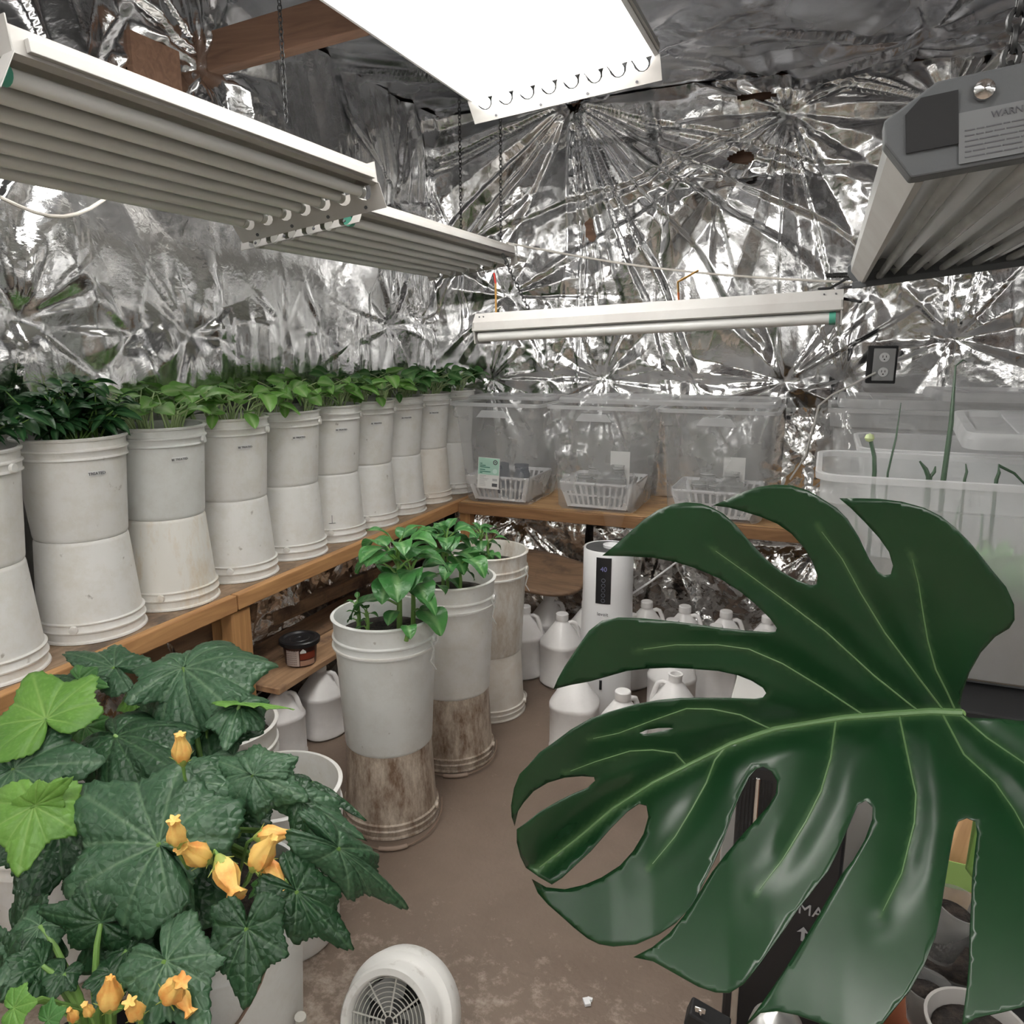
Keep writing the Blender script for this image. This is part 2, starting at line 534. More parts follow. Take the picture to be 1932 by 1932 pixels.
# ------------------------------------------------------------------ foil sheets
def vnoise(x, y, seed, tri=False):
    """value noise; tri=True gives flat triangular facets"""
    rs = np.random.RandomState(seed)
    T = rs.rand(257, 257) * 2 - 1
    xi = np.floor(x).astype(int); yi = np.floor(y).astype(int)
    fx = x - xi; fy = y - yi
    g = lambda a, b: T[(xi + a) % 256, (yi + b) % 256]
    a, b, c, d = g(0, 0), g(1, 0), g(0, 1), g(1, 1)
    if tri:
        up = fx + fy > 1
        lo = a + (b - a) * fx + (c - a) * fy
        hi = d + (c - d) * (1 - fx) + (b - d) * (1 - fy)
        return np.where(up, hi, lo)
    sx = fx * fx * (3 - 2 * fx); sy = fy * fy * (3 - 2 * fy)
    return a + (b - a) * sx + (c - a) * sy + (a - b - c + d) * sx * sy


def facet(x, y, s, seed):
    wx = x + 0.45 / s * vnoise(x * s * 0.7 + 5, y * s * 0.7, seed + 50, True)
    wy = y + 0.45 / s * vnoise(x * s * 0.7, y * s * 0.7 + 9, seed + 51, True)
    c, sn = math.cos(seed * 1.3), math.sin(seed * 1.3)
    return vnoise((wx * c - wy * sn) * s + 31, (wx * sn + wy * c) * s + 17, seed, True)


def sheet(name, O, U, V, W, H, step, m, gathers, seed, crumple=1.0, smooths=(), vert=0.0, holes=(), edge=None):
    nu, nv = max(2, int(W / step)), max(2, int(H / step))
    u, v = np.meshgrid(np.linspace(0, W, nu), np.linspace(0, H, nv))
    amp = np.ones_like(u)
    for (cu, cv, ru, rv, k) in smooths:
        amp = amp * (1 - k * np.exp(-(((u - cu) / ru) ** 2 + ((v - cv) / rv) ** 2) ** 2))
    h = 0.030 * vnoise(u * 1.7 + 3, v * 1.3, seed + 1)
    m2 = np.clip(0.5 + 0.9 * vnoise(u * 2.3 + 40, v * 2.3, seed + 60), 0.05, 1)
    f = 0.020 * facet(u, v, 3.2, seed + 2) + m2 * (0.008 * np.abs(facet(u, v, 9.5, seed + 3)) + 0.0030 * facet(u, v, 24, seed + 4) + 0.0010 * facet(u, v, 60, seed + 5))
    h = h + f * crumple * amp
    if vert:
        uw = u + 0.10 * vnoise(u * 0.9, v * 1.1, seed + 70)
        fold = np.abs(vnoise(uw * 8, v * 0.7 + 3, seed + 6, True)) * 0.020 + 0.0045 * vnoise(uw * 24, v * 0.9, seed + 7, True)
        h = h + fold * vert * amp
    for i, (cu, cv, R, A, nf, low) in enumerate(gathers):
        du, dv = u - cu, v - cv
        r = np.sqrt(du ** 2 + dv ** 2) + 1e-6
        th = np.arctan2(dv, du)
        rs = np.random.RandomState(seed * 7 + i)
        K = int(nf)
        kn = np.sort(rs.rand(K)) * 2 * PI - PI
        val = rs.rand(K) * 2 - 1
        th2 = th + 0.05 * vnoise(u * 3, v * 3, seed + 20 + i)
        kk = np.concatenate([[kn[-1] - 2 * PI], kn, [kn[0] + 2 * PI]]); vv = np.concatenate([[val[-1]], val, [val[0]]])
        rid = np.interp(th2, kk, vv)
        env = np.minimum(r / 0.10, 1.0) * np.exp(-(r / R) ** 2)
        if low:   # pleats that only fall downwards
            env = env * (0.35 + 0.65 / (1 + np.exp(dv / 0.05)))
        h = h + A * rid * env * (0.4 + r / R)
        h = h - 0.035 * np.exp(-(r / 0.05) ** 2) * (A / 0.03)
    if edge is not None:
        h = h * np.clip(edge(u, v), 0, 1)
    O = np.array(O, float); U = np.array(U, float); V = np.array(V, float); N = np.cross(U, V)
    P = O + u[..., None] * U + v[..., None] * V + (h[..., None] + 0.04) * N
    P = P.reshape(-1, 3)
    idx = np.arange(nu * nv).reshape(nv, nu)
    q = np.stack([idx[:-1, :-1], idx[:-1, 1:], idx[1:, 1:], idx[1:, :-1]], -1)
    if holes:
        uc = (u[:-1, :-1] + u[1:, 1:]) / 2; vc = (v[:-1, :-1] + v[1:, 1:]) / 2
        keep = np.ones_like(uc, bool)
        for (cu, cv, ru, rv) in holes:
            jit = 0.35 * vnoise(uc * 22, vc * 22, seed + 33)
            keep &= (((uc - cu) / ru) ** 2 + ((vc - cv) / rv) ** 2) > 1 + jit
        q = q[keep]
    q = q.reshape(-1, 4)
    me = bpy.data.meshes.new(name)
    me.vertices.add(len(P)); me.vertices.foreach_set('co', P.ravel())
    me.loops.add(q.size); me.loops.foreach_set('vertex_index', q.ravel().astype(np.int32))
    me.polygons.add(len(q)); me.polygons.foreach_set('loop_start', np.arange(0, q.size, 4, dtype=np.int32))
    me.polygons.foreach_set('loop_total', np.full(len(q), 4, np.int32))
    me.update(calc_edges=True); me.validate()
    me.polygons.foreach_set('use_smooth', [True] * len(me.polygons))
    me.materials.append(m)
    o = bpy.data.objects.new(name, me); COL.objects.link(o)
    return o


# ------------------------------------------------------------------ the room
XL, XR, YF, YB, ZC = -1.80, 1.55, 3.45, -1.30, 2.27


def make_floor():
    m, nt, b, out = new_mat('floor_concrete')
    tc = nt.nodes.new('ShaderNodeTexCoord')
    n = nt.nodes.new('ShaderNodeTexNoise'); n.inputs['Scale'].default_value = 1.6; n.inputs['Detail'].default_value = 8; n.inputs['Roughness'].default_value = 0.65
    nt.links.new(tc.outputs['Object'], n.inputs['Vector'])
    r = nt.nodes.new('ShaderNodeValToRGB')
    r.color_ramp.elements[0].position = 0.3; r.color_ramp.elements[0].color = (0.140, 0.098, 0.072, 1)
    r.color_ramp.elements[1].position = 0.7; r.color_ramp.elements[1].color = (0.215, 0.160, 0.122, 1)
    nt.links.new(n.outputs['Fac'], r.inputs['Fac'])
    # worn pale patches, mostly near the doorway side
    n2 = nt.nodes.new('ShaderNodeTexNoise'); n2.inputs['Scale'].default_value = 24; n2.inputs['Detail'].default_value = 10; n2.inputs['Roughness'].default_value = 0.75
    nt.links.new(tc.outputs['Object'], n2.inputs['Vector'])
    sx = nt.nodes.new('ShaderNodeSeparateXYZ'); nt.links.new(tc.outputs['Object'], sx.inputs[0])
    gr = nt.nodes.new('ShaderNodeMapRange'); gr.inputs['From Min'].default_value = 1.45; gr.inputs['From Max'].default_value = 0.9
    gr.inputs['To Min'].default_value = -0.12; gr.inputs['To Max'].default_value = 0.12
    nt.links.new(sx.outputs['Y'], gr.inputs['Value'])
    ad = nt.nodes.new('ShaderNodeMath'); ad.operation = 'ADD'
    nt.links.new(n2.outputs['Fac'], ad.inputs[0]); nt.links.new(gr.outputs[0], ad.inputs[1])
    r2 = nt.nodes.new('ShaderNodeValToRGB'); r2.color_ramp.elements[0].position = 0.5; r2.color_ramp.elements[1].position = 0.7
    nt.links.new(ad.outputs[0], r2.inputs['Fac'])
    mx = nt.nodes.new('ShaderNodeMix'); mx.data_type = 'RGBA'
    nt.links.new(r2.outputs['Color'], mx.inputs['Factor']); nt.links.new(r.outputs['Color'], mx.inputs['A'])
    mx.inputs['B'].default_value = (0.40, 0.33, 0.27, 1)
    nt.links.new(mx.outputs['Result'], b.inputs['Base Color'])
    b.inputs['Roughness'].default_value = 0.6
    bp = nt.nodes.new('ShaderNodeBump'); bp.inputs['Strength'].default_value = 0.35; bp.inputs['Distance'].default_value = 0.004
    n3 = nt.nodes.new('ShaderNodeTexNoise'); n3.inputs['Scale'].default_value = 90; n3.inputs['Detail'].default_value = 6
    nt.links.new(tc.outputs['Object'], n3.inputs['Vector'])
    nt.links.new(n3.outputs['Fac'], bp.inputs['Height']); nt.links.new(bp.outputs['Normal'], b.inputs['Normal'])
    mb = MB(); mb.box(((XL + XR) / 2, (YF + YB) / 2, -0.05), (XR - XL + 0.3, YF - YB + 0.3, 0.1))
    struct(mb.build('floor', m, smooth=False))


make_floor()
# boards behind the foil
bd = MB(); bd.box((XL - 0.04, (YF + YB) / 2, ZC / 2), (0.04, YF - YB + 0.2, ZC + 0.1)); struct(bd.build('wall_left', RAFTER, smooth=False))
bd = MB(); bd.box(((XL + XR) / 2, YF + 0.04, ZC / 2), (XR - XL + 0.2, 0.04, ZC + 0.1)); struct(bd.build('wall_far', RAFTER, smooth=False))
bd = MB(); bd.box((XR + 0.04, (YF + YB) / 2, ZC / 2), (0.04, YF - YB + 0.2, ZC + 0.1)); struct(bd.build('wall_right', RAFTER, smooth=False))
bd = MB(); bd.box(((XL + XR) / 2, YB - 0.04, ZC / 2), (XR - XL + 0.2, 0.04, ZC + 0.1)); struct(bd.build('wall_back', RAFTER, smooth=False))
bd = MB(); bd.box(((XL + XR) / 2, (YF + YB) / 2, ZC + 0.08), (XR - XL + 0.2, YF - YB + 0.2, 0.04)); struct(bd.build('ceiling', RAFTER, smooth=False))


def far_uv(x, y):
    p = ony(x, y, YF); return p.x - XL, p.z


def left_uv(x, y):
    p = onx(x, y, XL); return YF - p.y, p.z


# foil, far wall: U = +x, V = +z, normal must face -y
g = []
for (x, y, R, A, nf, low) in ((1080, 195, 0.85, 0.046, 90, 1), (1490, 215, 0.75, 0.046, 64, 1), (1265, 345, 0.28, 0.024, 20, 0),
                              (1135, 716, 0.20, 0.018, 40, 0), (1300, 718, 0.16, 0.014, 26, 0), (1480, 720, 0.34, 0.032, 30, 0),
                              (1590, 718, 0.28, 0.028, 28, 0), (1350, 360, 0.22, 0.024, 16, 0), (930, 715, 0.2, 0.02, 34, 0), (1040, 715, 0.14, 0.014, 26, 0),
                              (1790, 200, 0.5, 0.03, 60, 0), (1800, 640, 0.3, 0.02, 30, 0), (960, 560, 0.3, 0.02, 34, 0), (870, 470, 0.3, 0.02, 30, 0)):
    u_, v_ = far_uv(x, y); g.append((u_, v_, R, A, nf, low))
s1 = far_uv(1425, 440); s2 = far_uv(1300, 500)
t_ = far_uv(1430, 195); t2 = far_uv(1400, 303); t3 = far_uv(1080, 300)
o = sheet('foil_sheet', (XL, YF, 0), (1, 0, 0), (0, 0, 1), XR - XL, ZC, 0.0066, FOIL, g, 11, 0.85,
          smooths=((s1[0], s1[1], 0.16, 0.2, 0.93),), vert=0.8, holes=((t2[0], t2[1], 0.05, 0.022), (far_uv(1430, 190)[0], far_uv(1430, 190)[1], 0.07, 0.014)))
tag(o, 'wrinkled silver foil sheet gathered in fans over the far wall', 'foil sheet')
# foil, left wall: U along -y from the far corner, V = +z  (U x V = +x? (-y) x z = -x -> flip V start)
g = []
for (x, y, R, A, nf, low) in ((30, 600, 0.16, 0.016, 26, 0), (230, 630, 0.14, 0.014, 24, 0), (335, 632, 0.16, 0.016, 26, 0), (400, 585, 0.10, 0.010, 16, 0), (520, 620, 0.12, 0.012, 24, 0),
                              (590, 628, 0.12, 0.012, 22, 0), (720, 615, 0.22, 0.026, 40, 0), (790, 610, 0.18, 0.02, 30, 0), (640, 640, 0.10, 0.01, 18, 0),
                              (380, 130, 0.25, 0.03, 40, 0), (120, 200, 0.4, 0.02, 30, 0), (740, 380, 0.3, 0.03, 36, 0)):
    u_, v_ = left_uv(x, y); g.append((YF - u_ - YB, v_, R, A, nf, low))
sa = left_uv(500, 510); sb_ = left_uv(290, 470); sc_ = left_uv(640, 520)
sm = tuple((YF - q[0] - YB, q[1], a, 0.2, 0.88) for q, a in ((sa, 0.3), (sb_, 0.3), (sc_, 0.35)))
o = sheet('foil_sheet', (XL, YB, 0), (0, 1, 0), (0, 0, 1), YF - YB, ZC, 0.0078, FOIL, g, 23, 0.5, smooths=sm, vert=1.5)
tag(o, 'creased silver foil sheet on the left wall behind the bench buckets', 'foil sheet')
# ceiling foil
g = []
for (x, y, R, A, nf) in ((1080, 185, 0.7, 0.03, 80), (1480, 150, 0.6, 0.03, 60), (410, 120, 0.6, 0.02, 40), (1750, 60, 0.5, 0.03, 50), (800, 215, 0.5, 0.015, 40)):
    p = onz(x, y, ZC); g.append((p.x - XL, YF - max(YB, min(YF, p.y)), R, A, nf, 0))
o = sheet('foil_sheet', (XL, YF, ZC + 0.05), (1, 0, 0), (0, -1, 0), XR - XL, YF - YB, 0.012, FOIL_C, g, 37, 0.5, smooths=((0.6, 1.0, 0.8, 0.6, 0.5),))
tag(o, 'dull bluish silver foil sheet stapled across the ceiling', 'foil sheet')
o = sheet('foil_sheet', (XR, YF, 0), (0, -1, 0), (0, 0, 1), YF - YB, ZC, 0.02, FOIL, [], 41, 0.8)
tag(o, 'silver foil sheet on the right wall behind the storage bins', 'foil sheet')
o = sheet('foil_sheet', (XR, YB, 0), (-1, 0, 0), (0, 0, 1), XR - XL, ZC, 0.02, FOIL, [], 43, 0.8)
tag(o, 'silver foil sheet on the wall behind the viewer', 'foil sheet')

# exposed timbers
b_ = MB(); b_.beam((-1.80, 2.03, 2.105), (-1.08, 2.03, 2.16), 0.05, 0.105); struct(b_.build('trim_1', RAFTER, smooth=False, bevel=0.003))
p1 = onx(235, 130, XL + 0.03); p2 = onx(325, 130, XL + 0.03)
b_ = MB(); b_.box(((XL + 0.050), (p1.y + p2.y) / 2, (p1.z + p2.z) / 2), (0.02, abs(p2.y - p1.y), 0.13)); struct(b_.build('trim_2', RAFTER, smooth=False))


# ------------------------------------------------------------------ light fixtures
def fixture(name, label, W, L, nt_, loc, rot, tube_m, plate_h=0.06, housing=0.035, tube_r=0.013, group=None, scallop=True, shown_tubes=None, hood_m=ENAMEL2):
    """strip fixture: tubes along local Y, opening downward; origin at the right far top corner of the hood"""
    t = thing(name, label, 'light fixture', loc, rot, group)
    pitch = (W - 0.03) / nt_
    # corrugated hood
    prof = [(0.0, 0.0), (0.0, -housing), (-0.012, -housing - 0.004)]
    for k in range(nt_):
        x0 = -0.015 - pitch * k
        for q in range(7):
            a = q / 6
            prof.append((x0 - pitch * a, -housing + 0.020 * math.sin(PI * a)))
    prof += [(-W + 0.012, -housing - 0.004), (-W, -housing), (-W, 0.0)]
    n = len(prof); vs = [(x, -L, z) for x, z in prof] + [(x, 0, z) for x, z in prof]
    fs = [(i, i + 1, n + i + 1, n + i) for i in range(n - 1)] + [(n - 1, 0, n, 2 * n - 1)]
    mb = MB().add(vs, fs)
    mb.build('hood', hood_m, t, smooth=True, auto=30)
    # side lip
    lp = MB(); lp.box((0.004, -L / 2, -housing * 0.62), (0.008, L - 0.04, housing * 0.5)); lp.build('side_flange', ENAMEL, t, bevel=0.001, smooth=False)
    # spine on top
    sp = MB(); sp.box((-W / 2, -L / 2, 0.012), (0.10, L * 0.96, 0.024)); sp.build('ballast_cover', ENAMEL2, t, smooth=False, bevel=0.002)
    # end plates, flared outwards, notched round each tube
    for e, y0 in ((1, 0.0), (-1, -L)):
        poly = [(0.0, 0.012), (0.012, -0.01), (0.0, -housing - plate_h), (-W, -housing - plate_h), (-W - 0.012, -0.01), (-W, 0.012)]
        bot = -housing - plate_h
        if scallop:
            top = []
            for k in range(nt_):
                xc = -0.015 - pitch * (k + 0.5)
                top.append((xc + pitch * 0.47, -housing + 0.004))
                for q in range(7):
                    a = PI * q / 6
                    top.append((xc + pitch * 0.36 * math.cos(a), -housing - 0.010 - pitch * 0.36 * math.sin(a)))
                top.append((xc - pitch * 0.47, -housing + 0.004))
            poly = [(0.0, bot), (0.004, -housing)] + top + [(-W - 0.004, -housing), (-W, bot)]
            poly = poly[::-1]
        M = Matrix.Translation((0, y0, 0)) @ Matrix.Rotation(PI / 2, 4, 'X')
        lean = Matrix.Translation((0, y0, -housing)) @ Matrix.Rotation(e * 0.5, 4, 'X') @ Matrix.Translation((0, -y0, housing))
        mb = MB(); mb.prism(poly, 0.0015, lean @ M); mb.build('end_plate', ENAMEL, t, smooth=False)
        if scallop:
            mb = MB(); mb.box((-W / 2, y0, -housing / 2 + 0.006), (W, 0.002, housing + 0.012)); mb.build('end_panel', ENAMEL2, t, smooth=False)
            hs = MB()
            for k in range(4):
                hx = -W * (0.12 + 0.25 * k)
                hs.lathe([(0.004, 0), (0.004, 0.0025)], 10, (0, 0, 0), M=lean @ Matrix.Translation((hx, y0 - 0.002, bot + 0.012)) @ Matrix.Rotation(PI / 2, 4, 'X'))
            hs.build('rivets', INK, t)
    for k in range(nt_):
        xc = -0.015 - pitch * (k + 0.5)
        lit = tube_m is TUBE_ON; e_ = -0.016 if lit else 0.012
        tb = MB(); tb.tube([(xc, -L + e_, -housing - 0.012), (xc, -e_, -housing - 0.012)], tube_r, 14)
        tt = tb.build('tube', tube_m, t)
        for yy in (() if lit else (-L + 0.010, -0.012)):
            cb = MB(); cb.tube([(xc, yy - 0.008, -housing - 0.012), (xc, yy + 0.008, -housing - 0.012)], tube_r * 1.12, 14)
            cb.build('socket', GREENCAP if (k == 0 and yy < -0.1) else CAPM, tt)
    return t


def chain(name, a, b, label, cat='chain', r=0.0022, link=0.022, m=IRON):
    a = Vector(a); b = Vector(b); L = (b - a).length; n = max(1, int(L / (link * 0.72)))
    d = (b - a).normalized()
    s = d.cross(Vector((0, 1, 0.1))).normalized(); u = s.cross(d)
    mb = MB()
    for k in range(n):
        c = a.lerp(b, (k + 0.5) / n)
        q = s if k % 2 else u
        pts = []
        for j in range(13):
            t = 2 * PI * j / 12
            pts.append(c + d * (link * 0.5 * math.cos(t)) + q * (link * 0.3 * math.sin(t)))
        mb.tube(pts, r, 5, cap=False)
    return tag(mb.build(name, m), label, cat)


# big lit ceiling fixture, tubes on; hangs level with a slight drop on its left side
fixture('ceiling_light', 'blazing white eight-tube fixture lit overhead, nearest the ceiling', 0.62, 1.75, 8,
        (-0.535, 2.47, 2.12), (0, -0.10, 0), TUBE_ON, plate_h=0.070, tube_r=0.017, hood_m=ENAMEL)
fixture('ceiling_light', 'second lit eight-tube fixture overhead behind the viewer', 0.62, 1.1, 8,
        (-0.30, 0.28, 2.04), (0, 0.0, 0), TUBE_ON, plate_h=0.055, tube_r=0.017, hood_m=ENAMEL)
fixture('ceiling_light', 'added lit eight-tube fixture, unseen behind the viewer on the right', 0.62, 1.1, 8,
        (1.25, -0.10, 2.0), (0, 0.0, 0), TUBE_ON, plate_h=0.055, tube_r=0.017, hood_m=ENAMEL)  # unseen lamp added to throw more light on the bucket fronts
# unlit fixtures over the bench
fixture('grow_light', 'large unlit white multi-tube fixture hanging at top left', 0.44, 0.885, 7,
        (-1.015, 1.66, 1.655), (0, -0.14, 0), TUBE_OFF, plate_h=0.058, tube_r=0.013)
fixture('grow_light', 'smaller unlit white fixture hanging behind the large one towards the corner', 0.38, 1.05, 6,
        (-1.12, 2.80, 1.61), (0, -0.14, 0), TUBE_OFF, plate_h=0.03, tube_r=0.012)

# two-tube fixture in front of the far wall
pa = ony(897, 592, 2.4); pb = ony(1592, 545, 2.4)
Lf = (pb - pa).length
rotm = math.atan2(pb.z - pa.z, pb.x - pa.x)
t = thing('shop_light', 'long unlit two-tube white light hanging over the clear bins', 'light fixture', pa, (0, -rotm, 0))
prof = [(0, 0), (-0.028, -0.030), (-0.036, -0.056), (-0.030, -0.060), (0.03, -0.050), (0.10, -0.060), (0.106, -0.056), (0.098, -0.030), (0.07, 0)]
n = len(prof)
mb = MB(); mb.add([(0, y, z) for y, z in prof] + [(Lf, y, z) for y, z in prof], [(i, (i + 1) % n, n + (i + 1) % n, n + i) for i in range(n)] + [tuple(range(n)), tuple(reversed(range(n, 2 * n)))])
mb.build('hood', ENAMEL, t, smooth=True, auto=20)
for y_ in (-0.012, 0.082):
    tb = MB(); tb.tube([(0.015, y_, -0.077), (Lf - 0.02, y_, -0.077)], 0.0155, 14); tt = tb.build('tube', TUBE_OFF, t)
    cb = MB(); cb.tube([(Lf - 0.035, y_, -0.077), (Lf - 0.018, y_, -0.077)], 0.0175, 14); cb.build('socket', GREENCAP, tt)
for x_ in (0.004, Lf - 0.006):
    ep = MB(); ep.prism([(-0.036, -0.03), (0.106, -0.03), (0.10, -0.098), (-0.03, -0.098)][::-1], 0.004, Matrix.Translation((x_, 0, 0)) @ basis((0, 1, 0), (0, 0, 1), (1, 0, 0))); ep.build('end_plate', ENAMEL, t, smooth=False)
rv = MB()
for x_ in (0.02, 0.035, Lf - 0.05, Lf - 0.02):
    rv.lathe([(0.0025, 0), (0.0025, 0.002)], 8, M=Matrix.Translation((x_, -0.0135, -0.012)) @ Matrix.Rotation(PI / 2, 4, 'X'))
rv.build('rivets', INK, t)

# grow light on the right: grey ends, reflector with clear tubes
gx0, gy0, gy1, gz = 0.044, 0.86, 2.28, 1.402
t = thing('panel_grow_light', 'large grey-ended grow light with clear tubes at upper right', 'light fixture', (gx0, gy0, gz), (0, -0.115, 0))
GW, GL = 0.62, gy1 - gy0
cap = [(0.0, 0.035), (0.022, 0.0), (GW - 0.02, 0.0), (GW, 0.03), (GW, 0.055), (GW - 0.03, 0.08), (0.045, 0.08), (0.0, 0.055)]
mb = MB(); mb.prism(cap[::-1], 0.03, Matrix.Translation((-0.006, 0.0, 0)) @ basis((1, 0, 0), (0, 0, 1), (0, 1, 0))); mb.build('end_cap', GREYM, t, smooth=False, bevel=0.002)
mb = MB(); mb.prism(cap[::-1], 0.02, Matrix.Translation((-0.008, GL, -0.006)) @ basis((1, 0, 0), (0, 0, 1), (0, 1, 0))); mb.build('end_cap', GREYM, t, smooth=False, bevel=0.002)
# body shell
sh = [(0.0, 0.035), (0.0, 0.055), (0.045, 0.08), (GW - 0.03, 0.08), (GW, 0.055), (GW, 0.035)]
mb = MB(); n = len(sh); mb.add([(x, 0.03, z) for x, z in sh] + [(x, GL, z) for x, z in sh], [(i, i + 1, n + i + 1, n + i) for i in range(n - 1)]); mb.build('housing', ALU, t, smooth=False)
mb = MB(); mb.add([(0.0, 0.03, 0.035), (0.022, 0.03, 0.0), (0.03, 0.03, 0.0), (0.03, 0.03, 0.04), (0.0, GL, 0.035), (0.022, GL, 0.0), (0.03, GL, 0.0), (0.03, GL, 0.04)],
                  [(0, 1, 5, 4), (1, 2, 6, 5), (2, 3, 7, 6)]); mb.build('side_panel', ENAMEL2, t, smooth=False)
# reflector waves
prof = []
NT = 8; pt = (GW - 0.05) / NT
for k in range(NT):
    for q in range(9):
        a = q / 8
        prof.append((0.03 + pt * (k + a), 0.012 + 0.034 * math.sin(PI * a)))
n = len(prof)
mb = MB(); mb.add([(x, 0.03, z) for x, z in prof] + [(x, GL, z) for x, z in prof], [(i, i + 1, n + i + 1, n + i) for i in range(n - 1)]); mb.build('reflector', ALU, t, smooth=True, auto=60)
for k in range(NT):
    xc = 0.03 + pt * (k + 0.5)
    tb = MB(); tb.tube([(xc, 0.03, 0.012), (xc, GL - 0.03, 0.012)], [0.009] * 2, 12)
    tb.build('tube', CLEAR_TUBE, t)
bar = MB()
bar.box((GW / 2, GL - 0.05, -0.004), (GW, 0.012, 0.016)); bar.box((GW / 2, GL - 0.13, 0.034), (GW - 0.04, 0.005, 0.03))
bar.build('cross_bar', GREYM, t, smooth=False, bevel=0.001)
mb = MB(); mb.prism([(0.012, 0.022), (0.055, 0.022), (0.055, 0.068), (0.025, 0.068), (0.012, 0.056)][::-1], 0.002, Matrix.Translation((0, -0.0035, 0)) @ basis((1, 0, 0), (0, 0, 1), (0, 1, 0))); mb.build('power_socket', BLACKM, t, smooth=False)
mb = MB(); mb.lathe([(0.009, 0), (0.0085, 0.003), (0.004, 0.006), (0, 0.0065)], 16, M=Matrix.Translation((0.075, -0.004, 0.063)) @ Matrix.Rotation(PI / 2, 4, 'X')); mb.build('rivet', CHROME, t)
mb = MB(); mb.box((0.055 + 0.14, -0.002, 0.026), (0.28, 0.0012, 0.044)); lab = mb.build('warning_label', mat('grey_label', (0.17, 0.175, 0.18), 0.5), t, smooth=False)
text_mesh('WARNING', 0.008, 'label_heading', INK, lab, Matrix.Translation((0.100, -0.003, 0.041)) @ Matrix.Rotation(PI / 2, 4, 'X'))
ln = MB()
for k in range(6):
    x_ = 0.060
    while x_ < 0.30:
        wl = rnd.uniform(0.004, 0.016); ln.box((x_ + wl / 2, -0.003, 0.032 - k * 0.0046), (wl, 0.0008, 0.0011)); x_ += wl + 0.0016
ln.build('fine_print', INK, lab, smooth=False)
chain('chain', Vector((0.135, 0.90, 1.487)), Vector((0.175, 0.99, 2.25)), 'dark chain holding up the near end of the grey grow light', r=0.0028, link=0.022)
pa_ = Vector((0.06, 2.30, 1.43))
chain('chain', pa_, ony(1560, 520, 2.9), 'dark chain slanting left from the far end of the grey grow light')
for i, dz in enumerate((0, 0.022, 0.06)):
    tb = MB(); q0 = Vector((0.07, 2.28, 1.42 - dz)); q1 = ony(1545, 545 + 12 * i, 2.75)
    tb.tube([q0, q0.lerp(q1, 0.35) + Vector((0, 0, 0.008)), q0.lerp(q1, 0.7) + Vector((0, 0, -0.006)), q1], 0.004, 7)
    tag(tb.build('power_cord', BLACKM), ['uppermost', 'middle', 'lowest'][i] + ' of three black cords by the far end of the grey grow light', 'cord', 'black cords')
# chains of the other fixtures
for (x0, y0, x1, y1, D, lb) in ((945, 480, 905, 255, 2.9, 'thin chain hanging at the far end of the smaller bench light'),
                                (870, 450, 885, 240, 3.0, 'thin chain just left of the one by the smaller bench light'),
                                (540, 230, 560, 140, 1.9, 'thin chain above the middle of the large bench light')):
    chain('chain', dep(x0, y0, D), Vector((dep(x0, y0, D).x, dep(x0, y0, D).y, 2.27)), lb, r=0.0014, link=0.018)
c0 = ony(1000, 590, 2.44); chain('chain', c0, ony(948, 480, 2.44), 'chain rising from the left end of the two-tube light', r=0.0014, link=0.018)
# cord across the far wall
mb = MB(); a = ony(955, 458, 3.1); b = ony(1610, 533, 3.05)
mb.tube([a.lerp(b, q / 12) + Vector((0, 0, -0.06 * math.sin(PI * q / 12) * 0.5)) for q in range(13)], 0.0042, 8)
tag(mb.build('hanging_cord', ROPE), 'pale rope strung across the far wall above the two-tube light', 'rope')
mb = MB(); a = onx(0, 372, -1.55); b = onx(215, 362, -1.55)
mb.tube([a.lerp(b, q / 8) + Vector((0, 0, -0.045 * math.sin(PI * q / 8))) for q in range(9)], 0.004, 8)
tag(mb.build('hanging_cord', ROPE), 'pale cord sagging below the large bench light', 'rope')
# strap over the two-tube light
mb = MB(); q0 = ony(1281, 572, 2.44); q1 = ony(1279, 532, 2.44); q2 = ony(1318, 510, 2.44)
mb.tube([q0, q0.lerp(q1, 0.5)], 0.009, 6, flat=0.3); s_ = mb.build('strap', ORANGE)
tag(s_, 'orange and tan strap hooked above the middle of the two-tube light', 'strap')
mb = MB(); mb.tube([q0.lerp(q1, 0.5), q1, q1.lerp(q2, 0.15), q2], 0.010, 6, flat=0.3); mb.build('hook_end', TAN, s_)
mb = MB(); q0 = ony(936, 590, 2.44); q1 = ony(935, 535, 2.44)
mb.tube([q0, q1], 0.007, 6, flat=0.4); s_ = mb.build('strap', TAN); tag(s_, 'short tan and red strap above the left end of the two-tube light', 'strap')
mb = MB(); mb.tube([q1, ony(932, 515, 2.44)], 0.006, 6, flat=0.4); mb.build('strap_end', mat('red_strap', (0.6, 0.05, 0.04), 0.6), s_)


# ------------------------------------------------------------------ benches
BZ = 0.575
t = thing('workbench', 'long pine workbench under the row of double buckets', 'workbench', (XL, 0, 0))
fx = -1.455 - XL
mb = MB(); mb.box((fx / 2 + 0.008, 0.45, BZ - 0.0125), (fx - 0.066, 2.1, 0.025)); mb.build('top_board', OLDTOP, t, smooth=False, bevel=0.002)
mb = MB(); mb.box((fx / 2 + 0.008, 2.45, BZ - 0.0125), (fx - 0.066, 1.89, 0.025)); mb.build('top_board', OLDTOP, t, smooth=False, bevel=0.002)
mb = MB(); mb.box((fx - 0.012, 0.56, BZ - 0.023), (0.026, 2.04, 0.046)); mb.build('front_rail', WOODY, t, smooth=False, bevel=0.003)
mb = MB(); mb.box((fx - 0.012, 2.515, BZ - 0.022), (0.026, 1.86, 0.044)); mb.build('front_rail', WOODY, t, smooth=False, bevel=0.003)
